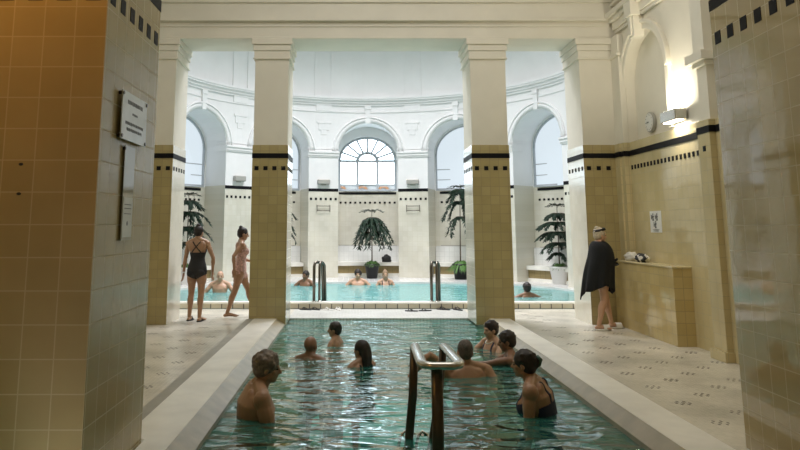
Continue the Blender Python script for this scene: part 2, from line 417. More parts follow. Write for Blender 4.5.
for k in range(-3, 4):
    ac = k * BAY
    arch_front(mb, RM, ac, HALF, SPR, ZTOP, 1)
    arch_tunnel(mb, RM, ac, HALF, ZD, SPR, DEP, 0, 1, ZT)
def strip(a0, a1, n=5):
    for i in range(n):
        x0 = a0 + (a1 - a0) * i / n; x1 = a0 + (a1 - a0) * (i + 1) / n
        mb.quad([RM(x0, 0, 0), RM(x1, 0, 0), RM(x1, ZT, 0), RM(x0, ZT, 0)], 0)
        mb.quad([RM(x0, ZT, 0), RM(x1, ZT, 0), RM(x1, ZTOP, 0), RM(x0, ZTOP, 0)], 1)
for k in range(-3, 3): strip(k * BAY + HALF, (k + 1) * BAY - HALF)
strip(3 * BAY + HALF, ENDA, 10); strip(-ENDA, -3 * BAY - HALF, 10)
# back wall of the bays
for k in range(-3, 4):
    ac = k * BAY; n = 4; RB = (R + DEP) / R
    w_ = HALF + .12
    def BM(a, z, d): return pol(a / R, R + DEP + d, z)
    hb = 0.80 if k == 0 else HALF - .03; sp_ = 3.74 if k == 0 else SPR - .03
    for i in range(n):
        x0 = ac - w_ + 2 * w_ * i / n; x1 = ac - w_ + 2 * w_ * (i + 1) / n
        mb.quad([BM(x0, 0, 0), BM(x1, 0, 0), BM(x1, 2.76, 0), BM(x0, 2.76, 0)], 0)
    arch_front(mb, BM, ac, hb, sp_, 5.1, 1)
    for sg in (-1, 1):
        mb.quad([BM(ac + sg * hb, 2.76, 0), BM(ac + sg * w_, 2.76, 0), BM(ac + sg * w_, 5.1, 0), BM(ac + sg * hb, 5.1, 0)], 1)
    arch_tunnel(mb, BM, ac, hb, 2.76, sp_, .3, 1, 1, 2.76)
    mb.quad([BM(ac - hb, 2.76, 0), BM(ac + hb, 2.76, 0), BM(ac + hb, 2.76, .3), BM(ac - hb, 2.76, .3)], 1)
# dome
n = 72
prof = [(R, ZTOP), (R * .97, 8.2), (R * .85, 8.9), (R * .65, 9.4), (0.01, 9.7)]
for (r0, z0), (r1, z1) in zip(prof, prof[1:]):
    for i in range(n):
        a, b = 2 * PI * i / n, 2 * PI * (i + 1) / n
        mb.quad([pol(a, r0, z0), pol(b, r0, z0), pol(b, r1, z1), pol(a, r1, z1)], 1)
o = struct(mb.build('wall_rotunda', [M['rot_tile'], M['plaster_rot']]))

# rotunda mouldings: cornice, imposts, archivolts, keystones, brackets
mb = MB()
E_ = ENDA
for z0, z1, p in ((5.38, 5.45, .04), (5.45, 5.53, .08), (5.53, 5.58, .13), (5.58, 5.64, .15), (5.16, 5.20, .02)):
    cbox(mb, RM, -E_, E_, z0, z1, -p, .02, 0, 80)
for k in range(-3, 4):
    ac = k * BAY
    arch_ring(mb, RM, ac, HALF + .02, HALF + .17, SPR, -.03, .02, 0)
    arch_ring(mb, RM, ac, HALF + .15, HALF + .19, SPR, -.05, .02, 0)
    cbox(mb, RM, ac - .08, ac + .08, SPR + HALF - .02, 5.38, -.05, .02, 0, 1)
    cbox(mb, RM, ac - .10, ac + .10, 5.26, 5.38, -.07, .02, 0, 1)
for k in range(-4, 4):
    a0 = k * BAY + HALF; a1 = (k + 1) * BAY - HALF; am = (a0 + a1) / 2
    if k == -4: a0, a1, am = -3 * BAY - HALF - .92, -3 * BAY - HALF, -3 * BAY - HALF - .46
    if k == 3: a1 = a0 + .92; am = a0 + .46
    for z0, z1, p in ((3.76, 3.80, .03), (3.80, 3.88, .05), (3.88, 3.93, .08), (4.0, 4.03, .02)):
        cbox(mb, RM, a0 - .03, a1 + .03, z0, z1, -p, DEP * .5, 0, 4)
    cbox(mb, RM, am - .22, am + .22, 4.80, 4.86, -.03, .02, 0, 2)
    cbox(mb, RM, am - .17, am + .17, 4.60, 4.80, -.02, .02, 0, 2)
    cbox(mb, RM, am - .09, am + .09, 4.45, 4.60, -.015, .02, 0, 1)
    cbox(mb, RM, am - .25, am + .25, 5.2, 5.38, -.03, .02, 0, 2)
    cbox(mb, RM, am - .30, am - .22, 5.6, ZTOP, -.03, .02, 0, 1); cbox(mb, RM, am + .22, am + .30, 5.6, ZTOP, -.03, .02, 0, 1)
struct(mb.build('trim_4', M['plaster_rot']))
# black bands and dotted rows of the rotunda
mb = MB()
for k in range(-4, 4):
    a0 = k * BAY + HALF; a1 = (k + 1) * BAY - HALF
    if k == -4: a0 = -ENDA + .1
    if k == 3: a1 = ENDA - .1
    cbox(mb, RM, a0, a1, 2.70, 2.79, -.006, .0, 0, 4)
    nn = max(1, int((a1 - a0) / .14))
    for i in range(nn):
        x = a0 + (a1 - a0) * (i + .5) / nn
        cbox(mb, RM, x - .033, x + .033, 2.44, 2.51, -.010, .0, 0, 1)
for k in range(-3, 4):
    ac = k * BAY
    def BM(a, z, d): return pol(a / R, R + DEP + d, z)
    cbox(mb, BM, ac - .79, ac + .79, 2.66, 2.73, -.016, 0, 0, 4)
    for i in range(12):
        x = ac - .74 + 1.48 * i / 11
        cbox(mb, BM, x - .028, x + .028, 2.37, 2.43, -.018, 0, 0, 1)
    cbox(mb, BM, ac - .79, ac + .79, 1.05, 1.075, -.012, 0, 1, 4)
struct(mb.build('trim_5', [M['black_tile'], M['grey_stone']]))

# windows of the rotunda
def bay_window(k, idx, clear):
    ac = k * BAY; hb = .80 if clear else HALF - .03; spr = 3.74 if clear else SPR - .03
    dd = .16 if clear else .05; ft = .07 if clear else .03
    def WM(a, z, d): return pol(a / R, R + DEP + dd + d, z)
    fr = MB()
    arch_ring(fr, WM, ac, hb - ft, hb, spr, -.05, .05, 0)
    for sg in (-1, 1): cbox(fr, WM, ac + sg * hb - (ft if sg > 0 else 0), ac + sg * hb + (ft if sg < 0 else 0), 2.78, spr, -.05, .05, 0, 1)
    cbox(fr, WM, ac - hb, ac + hb, 2.76, 2.83, -.05, .05, 0, 4)
    if clear:
        cbox(fr, WM, ac - hb, ac + hb, spr - .035, spr + .035, -.04, .04, 0, 4)
        arch_ring(fr, WM, ac, .23, .31, spr, -.035, .035, 0)
        for i in range(1, 8):
            t = PI * i / 8; c_, s_ = math.cos(t), math.sin(t)
            fr.tube([WM(ac + .28 * c_, spr + .28 * s_, 0), WM(ac + .76 * c_, spr + .76 * s_, 0)], .030, 6)
        for x in (-.27, .27): cbox(fr, WM, ac + x - .03, ac + x + .03, 2.8, spr, -.04, .04, 0, 1)
        cbox(fr, WM, ac - hb, ac + hb, 2.93, 2.96, -.03, .03, 0, 4)
    else:
        for z in (3.1, 3.42): cbox(fr, WM, ac - hb, ac + hb, z - .012, z + .012, -.03, .0, 0, 4)
    o = fr.build('window_%d' % idx, M['frame_white']); struct(o)
    gl = MB(); n = 14
    pts = [(ac - hb, 2.78)] + [(ac - hb * math.cos(PI * i / n), spr + hb * math.sin(PI * i / n)) for i in range(n + 1)] + [(ac + hb, 2.78)]
    gl.bm.faces.new([gl.bm.verts.new(WM(a, z, .03)) for a, z in pts])
    g = gl.build('pane', M['glass'] if clear else M['frosted'], o)
i = 1
for k in (0, -1, 1, -2, 2, -3, 3):
    bay_window(k, i, k == 0); i += 1
# the street building seen through the clear window
bt = thing('building', 'pale building with orange brick arches seen through the middle window', 'building', (0.5, 34, 0))
mb = MB(); mb.box(-6, 6, 0, 5, 0, 3.72); mb.build('wall', M['stucco'], bt)
for x in (-1.12, -.08, .96):
    mb = MB(); arch_ring(mb, lambda a, z, d: (a, d, z), x, .15, .28, 3.38, -.12, 0, 0, 12); mb.build('brick_arch', M['orange_brick'], bt)

# ---------------------------------------------------------------- facade (inner wall with columns), hall walls, ceiling
mb = MB()
mb.box(XL - .4, XR + .4, YF, YB, 4.94, 5.25)
mb.box(XL - .4, XR + .4, YF - .08, YB, 5.25, 7.2)
mb.box(XL - .2, XR - .07, YF - .10, YF - .08, 5.25, 5.30); mb.box(XL, XR - .1, YF - .02, YF, 5.16, 5.25)
mb.box(XL, XR - .1, YF - .02, YF, 4.94, 4.98)
mb.box(XL, XR - .07, YF - .12, YF - .08, 5.58, 5.66)
mb.box(XL - .4, XL, YF, YB, 0, 4.94); mb.box(XR, XR + .4, YF, YB, 0, 4.94)
mb.box(XL - .4, XL, YB, YB + .2, 0, 7.6); mb.box(XR, XR + .4, YB, YB + .2, 0, 7.6)
mb.box(XL - .4, XR + .4, YF + .4, YB, 7.2, 8.0)
struct(mb.build('wall_facade', M['plaster'], bevel=.006))
mb = MB()
mb.box(-6.2, XL, YB - .1, YB + .1, 0, 8.0); mb.box(XR, 7.1, YB - .1, YB + .1, 0, 8.0)
struct(mb.build('wall_back', M['plaster_rot']))

def RW(a, z, d): return (XR + d, a, z)
NY, NH, NS = 10.93, 0.79, 3.98
mb = MB()
mb.box(XR, XR + .4, -2, YF, 0, 3.03, 0)
mb.quad([RW(-2, 3.03, 0), RW(NY - NH, 3.03, 0), RW(NY - NH, 7.2, 0), RW(-2, 7.2, 0)], 1)
mb.quad([RW(NY + NH, 3.03, 0), RW(YF, 3.03, 0), RW(YF, 7.2, 0), RW(NY + NH, 7.2, 0)], 1)
arch_front(mb, RW, NY, NH, NS, 7.2, 1, 24)
arch_tunnel(mb, RW, NY, NH, 3.03, NS, .16, 1, 1, 3.03, 24)
mb.quad([RW(NY - 1, 3.03, .16), RW(NY + 1, 3.03, .16), RW(NY + 1, 5, .16), RW(NY - 1, 5, .16)], 1)
mb.box(XR - .10, XR, 11.72, YF, 1.07, 3.03, 0)
mb.box(XR - .13, XR, 11.84, YF, 1.07, 3.03, 0)
struct(mb.build('wall_right', [M['wall_tile'], M['plaster']]))
mb = MB()
mb.box(XR - .10, XR, 11.72, YF + .03, 3.03, 4.94); mb.box(XR - .14, XR, 11.68, YF, 4.55, 4.60)
# archivolt, keystone, entablature on the right wall
arch_ring(mb, RW, NY, NH + .0, NH + .13, NS, -.04, .02, 0, 28); arch_ring(mb, RW, NY, NH + .10, NH + .16, NS, -.07, .02, 0, 28)
mb.box(XR - .04, XR, NY - NH - .13, NY - NH, 3.05, NS); 
for a, b, z0, z1 in ((-.13, .13, NS + NH - .12, 5.25),):
    mb.box(XR - .17, XR, NY - .10, NY + .10, z0, z1); mb.box(XR - .22, XR, NY - .14, NY + .14, z1 - .25, z1)
    mb.box(XR - .20, XR, NY - .05, NY + .05, z0 + .03, z1 - .2)
for z0, z1, p in ((5.00, 5.06, .05), (5.06, 5.20, .08), (5.20, 5.27, .14), (5.27, 5.36, .20), (5.5, 5.56, .10), (5.80, 5.9, .16), (5.9, 6.0, .28), (6.0, 6.1, .36)):
    mb.box(XR - p, XR, 1.0, YF - .08, z0, z1)
struct(mb.build('trim_6', M['plaster'], bevel=.01))
mb = MB()
mb.box(XR - .012, XR + .001, 9.02, 11.72, 2.80, 2.89)
mb.box(XR - .142, XR - .13, 11.84, YF, 2.80, 2.89); mb.box(XR - .106, XR - .10, 11.715, 11.84, 2.80, 2.89); mb.box(XR - .10, XR - .001, 11.712, 11.72, 2.80, 2.89); mb.box(XR - .142, XR - .08, 11.83, 11.842, 2.80, 2.89)
y = 9.12
while y < 11.70:
    mb.box(XR - .008, XR + .001, y, y + .055, 2.57, 2.64); y += .125
struct(mb.build('trim_7', M['black_tile']))
# pilaster near the right pier
mb = MB()
mb.box(XR - .18, XR, 8.71, 9.02, 0, 2.97, 0); mb.box(XR - .10, XR, 8.6, 8.71, 0, 2.97, 0)
mb.box(XR - .22, XR, 8.68, 9.05, 0, .12, 0)
mb.box(XR - .188, XR, 8.702, 9.028, 2.80, 2.89, 2); mb.box(XR - .108, XR, 8.59, 8.7, 2.80, 2.89, 2); mb.box(XR - .186, XR - .1, 8.83, 8.90, 2.57, 2.64, 2)
mb.box(XR - .14, XR, 8.74, 8.99, 2.97, 3.72, 1)
mb.box(XR - .18, XR, 8.70, 9.03, 3.68, 3.74, 1); mb.box(XR - .24, XR, 8.64, 9.09, 3.74, 3.86, 1)
mb.box(XR - .16, XR, 8.72, 9.01, 3.86, 5.0, 1)
struct(mb.build('trim_8', [M['wall_tile'], M['plaster'], M['black_tile']], bevel=.004))
# left wall, near wall, ceiling
mb = MB(); mb.box(XL - .4, XL, -2, YF, 0, 3.03, 0); mb.box(XL - .4, XL, -2, YF, 3.03, 7.2, 1)
struct(mb.build('wall_left', [M['wall_tile'], M['plaster']]))
mb = MB(); mb.box(XL, XR, -2.3, -2, 0, 3.03, 0); mb.box(XL, XR, -2.3, -2, 3.03, 7.2, 1)
struct(mb.build('wall_near', [M['wall_tile'], M['plaster']]))
mb = MB(); mb.box(XL - .4, XR + .4, -2.3, YF + .4, 7.2, 7.4)
struct(mb.build('ceiling', M['plaster']))

# ================================================================ COLUMNS
def square_column(label, x0, x1, y0, y1, dots):
    t = thing('square_column', label, 'column', ((x0 + x1) / 2, (y0 + y1) / 2, 0))
    hx, hy = (x1 - x0) / 2, (y1 - y0) / 2
    mb = MB(); mb.box(-hx, hx, -hy, hy, 0, 3.03)
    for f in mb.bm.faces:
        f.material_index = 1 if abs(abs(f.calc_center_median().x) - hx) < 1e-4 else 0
    mb.build('tiled_shaft', [M['col_tile'], M['lit_reveal_tile']], t)
    mb = MB(); e = .006
    mb.box(-hx - e, hx + e, -hy - e, hy + e, 2.80, 2.885)
    s = .036
    for i in range(dots):
        x = -hx + 2 * hx * (i + .5) / dots
        for sg in (-1, 1): mb.box(x - s, x + s, sg * hy - e, sg * hy + e, 2.59, 2.66)
    nd = int(2 * hy / .155)
    for i in range(nd):
        y = -hy + 2 * hy * (i + .5) / nd
        for sg in (-1, 1): mb.box(sg * hx - e, sg * hx + e, y - s, y + s, 2.59, 2.66)
    mb.build('tile_band', M['black_tile'], t)
    mb = MB(); mb.box(-hx + .012, hx - .012, -hy + .012, hy - .012, 3.03, 4.57); mb.build('plaster_shaft', M['plaster'], t)
    mb = MB()
    for z0, z1, p in ((4.565, 4.595, .022), (4.595, 4.72, .006), (4.72, 4.83, .024), (4.83, 4.94, .05)):
        mb.box(-hx - p, hx + p, -hy - p, hy + p, z0, z1)
    mb.build('capital', M['plaster'], t, bevel=.008)
    return t
square_column('yellow-tiled square column left of the middle opening, beside the walking woman', -1.76, -1.14, YF, YB, 4)
square_column('yellow-tiled square column right of the middle opening, behind the group of bathers', 2.06, 2.71, YF, YB, 4)
square_column('yellow-tiled column against the left wall, mostly hidden by the near pier', XL, -3.14, YF, YB, 4)
square_column('yellow-tiled column in the right corner behind the woman in a black towel', 4.0, XR, YF, YB, 4)

# near piers
def pier(label, x0, x1, y0, y1, side):
    zr = .055 if side < 0 else .0; sp = .178
    t = thing('tiled_pier', label, 'pier', ((x0 + x1) / 2, (y0 + y1) / 2, 0))
    hx, hy = (x1 - x0) / 2, (y1 - y0) / 2
    mb = MB(); mb.box(-hx, hx, -hy, hy, 0, 3.6)
    for f in mb.bm.faces:
        f.material_index = 1 if abs(abs(f.calc_center_median().y) - hy) < 1e-4 else 0
    mb.build('tiled_shaft', [M['pier_tile_glossy' if side < 0 else 'pier_tile'], M['pier_front']], t)
    mb = MB(); e = .003; mb.box(-hx - e, hx + e, -hy - e, hy + e, 3.28 + zr, 3.37 + zr)
    n = int(2 * hx / sp)
    for i in range(n):
        x = -hx + 2 * hx * (i + .5) / n
        for sg in (-1, 1): mb.box(x - .045, x + .045, sg * hy - e, sg * hy + e, 2.99 + zr, 3.09 + zr)
    n = int(2 * hy / sp)
    for i in range(n):
        y = -hy + 2 * hy * (i + .5) / n
        for sg in (-1, 1): mb.box(sg * hx - e, sg * hx + e, y - .045, y + .045, 2.99 + zr, 3.09 + zr)
    mb.build('tile_band', M['black_tile'], t)
    mb = MB(); mb.box(-hx + .01, hx - .01, -hy + .01, hy - .01, 3.6, 7.195); mb.build('plaster_shaft', M['plaster'], t)
    return t
pl = pier('huge brown-yellow tiled pier filling the left edge of the view', -2.95, -1.52, 4.13, 5.28, 1)
pr = pier('huge yellow tiled pier filling the right edge of the view', 2.90, 4.30, 4.28, 5.45, -1)
pr.location = (3.578, 4.841, 0); pr.rotation_euler = (0, 0, -math.radians(2.0))
for z in (1.80, 1.975):
    mb = MB(); mb.ell((0, 0, 0), (.014, .006, .009)); o = mb.build('wall_plug', M['black_rubber'], pl, True); o.location = (-1.98 + 2.235, 4.13 - 4.705, z)

# tiled ledge at the right wall
t = thing('tiled_ledge', 'low ochre tiled ledge along the right wall behind the standing woman', 'ledge', (4.55, 10.94, 0))
mb = MB(); mb.box(-.13, .13, -1.10, 1.10, 0, 1.04); mb.build('tiled_body', M['ledge_tile'], t)
mb = MB(); mb.box(-.145, .13, -1.115, 1.10, 1.04, 1.075); mb.build('ledge_top', M['wall_tile'], t, bevel=.012)

# rotunda benches, one per bay
bn = {0: 'white tiled bench in the middle bay below the arched window', -1: 'white tiled bench in the bay left of the middle bay', 1: 'white tiled bench in the bay right of the middle bay',
      -2: 'white tiled bench in the far left bay behind the two women', 2: 'white tiled bench in the far right bay behind the white pot'}
for k in (-2, -1, 0, 1, 2):
    c = pol(k * BAY / R, R + .6, ZD)
    t = thing('tiled_bench', bn[k], 'bench', c, 0, None)
    def LM(a, z, d, k=k, c=c):
        p = pol((k * BAY + a) / R, R + d, z); return (p[0] - c[0], p[1] - c[1], z - ZD)
    hw = .915
    mb = MB(); cbox(mb, LM, -hw, hw, .45, .56, .42, DEP - .002, 0, 6); mb.build('seat', M['curb'], t)
    mb = MB(); cbox(mb, LM, -hw, hw, .56, 1.05, .80, DEP - .002, 0, 6); mb.build('backrest', M['white_tile'], t)
    mb = MB(); cbox(mb, LM, -hw, hw, .22, .45, .50, .6, 0, 6); mb.build('recess_panel', M['brown_tile'], t)
    mb = MB(); cbox(mb, LM, -hw, hw, .13, .22, .46, .62, 0, 6); mb.build('plinth', M['curb'], t)

# rotunda wall lamps and hook racks on the three near piers of the arcade
labs = {-1.5: 'small grey box lamp on the rotunda wall left of the left column', -.5: 'small grey box lamp left of the arched window', .5: 'small grey box lamp right of the arched window'}
for kk, lb in labs.items():
    phi = kk * BAY / R
    t = thing('wall_lamp', lb, 'lamp', pol(phi, R - .002, 2.92), -phi)
    mb = MB(); mb.box(-.19, .19, -.12, 0, 0, .15); mb.build('lamp_housing', M['lamp_grey'], t, bevel=.02)
    mb = MB(); mb.box(-.15, .15, -.10, -.03, .15, .156); mb.build('lamp_glass', M['white_rubber'], t)
    mb = MB(); mb.box(-.08, .08, -.03, 0, -.03, .0); mb.build('mount', M['lamp_grey'], t)
    if kk > -1:
        t = thing('hook_rack', 'thin metal towel rack on the pier %s of the arched window' % ('left' if kk < 0 else 'right'), 'rack', pol(phi, R - .002, 2.12), -phi)
        mb = MB()
        for z in (0, .14): mb.tube([(-.2, -.06, z), (.2, -.06, z)], .009, 8)
        mb.build('bar', M['dark_steel'], t)
        for x in (-.2, .2):
            mb = MB(); mb.tube([(x, 0, .17), (x, -.05, .16), (x, -.06, .08), (x, -.05, -.02), (x, 0, -.03)], .008, 8); mb.build('bracket', M['dark_steel'], t)

# wall lamp, clock and sign on the right wall
t = thing('wall_lamp', 'lit metal uplight on the right wall between the arched niche and the pilaster', 'lamp', (XR - .001, 9.80, 3.10), PI / 2)
# local: -y points into the room after the quarter turn (x runs along the wall)
mb = MB(); mb.box(-.24, .24, .03, .20, 0, .16)
mb.build('lamp_housing', M['steel'], t, bevel=.015)
mb = MB(); mb.box(-.20, .20, .06, .17, .16, .166); mb.build('lamp_glass', M['lamp_glow'], t)
mb = MB(); mb.box(-.20, .20, .06, .17, -.006, 0); mb.build('lower_glass', M['lamp_glow'], t)
mb = MB(); mb.box(-.07, .07, 0, .03, .03, .13); mb.build('mount', M['dark_steel'], t)
d = bpy.data.lights.new('uplight', 'AREA'); d.shape = 'RECTANGLE'; d.size = .38; d.size_y = .10; d.energy = 26; d.color = (1.0, .90, .70)
o = bpy.data.objects.new('uplight', d); C.objects.link(o); o.parent = t; o.location = (0, .115, .18); o.rotation_euler = (PI, 0, 0)
d = bpy.data.lights.new('downlight', 'AREA'); d.shape = 'RECTANGLE'; d.size = .38; d.size_y = .10; d.energy = 5; d.color = (1.0, .90, .70)
o = bpy.data.objects.new('downlight', d); C.objects.link(o); o.parent = t; o.location = (0, .115, -.02)

def flat_text(body, size, mat, parent, loc, rot, name='lettering'):
    c = bpy.data.curves.new(name, 'FONT'); c.body = body; c.size = size; c.extrude = .0008; c.align_x = 'CENTER'; c.align_y = 'CENTER'
    o = bpy.data.objects.new(name + '_tmp', c); C.objects.link(o)
    dg = bpy.context.evaluated_depsgraph_get(); me = bpy.data.meshes.new_from_object(o.evaluated_get(dg))
    bpy.data.objects.remove(o); me.materials.clear(); me.materials.append(mat)
    o = bpy.data.objects.new(name, me); C.objects.link(o); o.parent = parent; o.location = loc; o.rotation_euler = rot
    return o
t = thing('wall_clock', 'round white wall clock in the arched niche of the right wall', 'clock', (XR + .155, 11.12, 3.29))
def disc(mb, r, x0, x1, m=0, n=32, cy=0, cz=0):
    mb.loft([[(x, cy + r * math.cos(2 * PI * i / n), cz + r * math.sin(2 * PI * i / n)) for i in range(n)] for x in (x0, x1)], m)
mb = MB(); disc(mb, .165, -.05, 0); mb.build('clock_case', M['lamp_grey'], t, bevel=.008)
mb = MB(); disc(mb, .145, -.056, -.05); mb.build('clock_face', M['paper'], t)
for i in range(12):
    a = 2 * PI * i / 12; mb = MB(); mb.tube([(-.058, .115 * math.sin(a), .115 * math.cos(a)), (-.058, .13 * math.sin(a), .13 * math.cos(a))], .004, 4); mb.build('hour_mark', M['ink'], t)
mb = MB(); mb.tube([(-.060, 0, 0), (-.060, .07, .012)], .006, 5); mb.build('hour_hand', M['ink'], t)
mb = MB(); mb.tube([(-.062, 0, 0), (-.062, .095, -.005)], .004, 5); mb.build('minute_hand', M['ink'], t)

t = thing('notice_sign', 'white notice with small black pictograms on the right wall above the ledge', 'sign', (XR - .001, 10.87, 1.53))
mb = MB(); mb.box(-.006, 0, -.20, .20, 0, .33); mb.build('panel', M['paper'], t)
def bar(y0, z0, y1, z1, r=.007): mb.tube([(-.008, y0, z0), (-.008, y1, z1)], r, 5)
for cy, cz in ((.08, .235), (-.06, .235), (.0, .12)):
    mb = MB(); disc(mb, .016, -.009, -.006, 0, 12, cy, cz + .045)
    bar(cy, cz + .03, cy, cz - .02, .010); bar(cy, cz + .02, cy + .03, cz); bar(cy, cz + .02, cy - .03, cz + .01)
    bar(cy, cz - .02, cy + .02, cz - .05); bar(cy, cz - .02, cy - .02, cz - .05); bar(cy + .055, cz + .04, cy + .055, cz - .03)
    mb.build('pictogram', M['ink'], t)
for z_, w_ in ((.045, .11), (.025, .09)):
    mb = MB(); bar(-w_, z_, w_, z_, .004); mb.build('text_line', M['ink'], t)

# acrylic plaque and sheet holder on the left pier
t = thing('wall_plaque', 'pale rectangular plaque with lines of writing, held by screws on the left pier', 'sign', (-1.52, 4.68, 2.17))
mb = MB(); mb.box(.022, .030, -.265, .265, 0, .32); mb.build('plate', M['acrylic'], t, bevel=.002)
mb = MB()
rr = random.Random(3)
for z, hw, h in ((.255, .16, .014), (.185, .055, .008), (.115, .19, .010), (.075, .16, .010)):
    mb = MB(); y = -hw
    while y < hw:
        l = rr.uniform(.018, .034); mb.box(.030, .0312, y, min(hw, y + l), z - h * rr.uniform(.7, 1.1), z + h); y += l + .009
    mb.build('lettering', M['ink'], t)
for y in (-.25, .25):
    for z in (.02, .30):
        mb = MB(); disc(mb, .013, .0, .036, 0, 12, y, z); mb.build('screw', M['dark_steel'], t)
t = thing('sheet_holder', 'clear plastic holder with a printed sheet on the left pier below the plaque', 'sign', (-1.519, 4.66, 1.52))
mb = MB(); mb.box(.012, .016, -.105, .105, 0, .62); mb.build('holder', M['sleeve'], t)
mb = MB(); mb.box(.016, .0185, -.095, .095, .02, .28); mb.build('sheet', M['acrylic'], t)
mb = MB()
for z in (.23, .205, .17): mb = MB(); mb.box(.0185, .0195, -.07, .07, z, z + .006); mb.build('print', M['ink'], t)
mb = MB(); disc(mb, .015, .0185, .0195, 0, 12, 0, .11); mb.build('emblem', M['ink'], t)
for z in (.60,):
    mb = MB(); disc(mb, .010, 0, .02, 0, 10, -.10, z); mb.build('screw', M['dark_steel'], t)

# ceiling lamp in the passage behind the camera: warm light on the near face of the left pier
t = thing('globe_lamp', 'warm glowing globe lamp hanging above the near face of the left pier', 'lamp', (-2.2, 3.1, 3.95))
mb = MB(); mb.ell((0, 0, 0), (.16, .16, .16), None, 20, 14); g = mb.build('globe', emis('warm lamp glass', (1.0, .55, .18), 6), t, True)
mb = MB(); mb.tube([(0, 0, .15), (0, 0, 3.24)], .015, 8); mb.build('rod', M['dark_steel'], t)
d = bpy.data.lights.new('globe_light', 'POINT'); d.energy = 23; d.color = (1.0, .50, .12); d.shadow_soft_size = .17
o = bpy.data.objects.new('globe_light', d); C.objects.link(o); o.parent = t; o.location = (0, 0, -.34)

# ================================================================ HANDRAILS
t = thing('handrail', 'steel handrail with a rounded flat top standing in the near end of the front pool', 'handrail', (.6, 5.3, -1.2))
def ox(p): return (p[0] - .6, p[1] - 5.3, p[2] + 1.2)
FL = (.030, .022)
path = [(.485, 5.78, .66), (.485, 5.70, .68), (.47, 5.02, .68), (.485, 4.94, .68), (.53, 4.90, .68), (.67, 4.90, .68), (.715, 4.94, .68), (.73, 5.02, .68), (.715, 5.70, .68), (.715, 5.78, .66)]
mb = MB(); mb.tube([ox(p) for p in path], .03, 12, flat=(.038, .026)); mb.build('top_rail', M['steel'], t, True)
mb = MB(); mb.tube([ox(p) for p in [(.485, 5.76, .66), (.47, 5.78, .3), (.43, 5.80, -.1), (.40, 5.80, -1.18)]], .03, 12, flat=(.034, .026)); mb.build('leg', M['dark_steel'], t, True)
mb = MB(); mb.tube([ox(p) for p in [(.715, 5.76, .66), (.68, 5.78, .3), (.61, 5.80, -.1), (.57, 5.80, -1.18)]], .03, 12, flat=(.030, .026)); mb.build('leg', M['dark_steel'], t, True)
mb = MB(); mb.tube([ox(p) for p in [(.565, 4.92, .67), (.565, 4.92, .2), (.56, 4.93, -.1), (.56, 4.93, -1.18)]], .03, 12, flat=(.040, .028)); mb.build('leg', M['dark_steel'], t, True)
mb = MB(); mb.box(.50 - .6, .70 - .6, 5.02 - 5.3, 5.07 - 5.3, 1.86, 1.875); mb.build('cross_plate', M['dark_steel'], t)
mb = MB()
for x in (.41, .55):
    mb.tube([ox(p) for p in [(x - .05, 5.9, -.45), (x - .05, 5.9, -.12), (x - .03, 5.9, -.04), (x, 5.9, -.01), (x + .05, 5.9, -.04), (x + .06, 5.9, -.14), (x + .06, 5.9, -.45)]], .012, 8)
mb.build('step_loops', M['steel'], t, True)
def far_rail(x, label):
    t = thing('handrail', label, 'handrail', (x, 14.45, ZD), 0, 'handrails of the round pool')
    mb = MB()
    mb.tube([(-.06, 0, 0), (-.06, .0, .70), (-.045, .04, .765), (-.0, .12, .78), (.06, .22, .76), (.09, .3, .70), (.10, .42, .3), (.11, .50, -.5)], .03, 10)
    mb.build('rail_tube', M['dark_steel'], t, True)
    mb = MB()
    mb.tube([(.05, 0, 0), (.05, .0, .70), (.06, .04, .765), (.08, .12, .78), (.11, .22, .76), (.14, .3, .70), (.15, .42, .3), (.16, .50, -.5)], .026, 10)
    mb.build('rail_tube', M['dark_steel'], t, True)
    for xx in (-.06, .05):
        mb = MB(); mb.lathe([(.05, 0), (.05, .01), (.035, .02)], (xx, 0, .004), 14); mb.build('foot_flange', M['steel'], t)
    return t
far_rail(-.74, 'dark steel handrail at the round pool edge, beside the left column')
far_rail(1.64, 'dark steel handrail at the round pool edge, beside the right column')

# ================================================================ PLANTS
def leaf(mb, p, d, l, wd, up, m=0):
    d = d.normalized(); s = d.cross(up)
    if s.length < 1e-3: s = V((1, 0, 0))
    s.normalize(); k = d.cross(s).normalized()
    a = p; b = p + d * l * .45 + s * wd + k * wd * .3; c = p + d * l; e = p + d * l * .45 - s * wd + k * wd * .3; q = p + d * l * .5 - k * wd * .15
    mb.quad([a, b, c, q], m); mb.quad([a, q, c, e], m)
def foliage(mb, tiers, rg, stemx=lambda z: (0, 0), ln=.14, wd=.02, dens=1.5):
    for z0, n, rad, droop, sub in tiers:
        for i in range(n):
            a = 2 * PI * (i + rg.random() * .6) / n; rr_ = rad * rg.uniform(.8, 1.1)
            sx, sy = stemx(z0); pts = []
            for k in range(9):
                t = k / 8; r = rr_ * (t ** .9); z = z0 + .10 * math.sin(t * PI * .6) * rad - droop * t ** 2.2
                pts.append(V((sx + r * math.cos(a), sy + r * math.sin(a), z)))
            mb.tube(pts, .006, 5, 1, .002)
            for k in range(1, 9):
                for q in range(int(sub * dens)):
                    p = pts[k - 1].lerp(pts[k], rg.random())
                    ang = a + rg.uniform(-1.3, 1.3)
                    d = V((math.cos(ang), math.sin(ang), -rg.uniform(.4, 1.8)))
                    leaf(mb, p, d, ln * rg.uniform(.7, 1.2), wd * rg.uniform(.7, 1.2), V((0, 0, 1)))
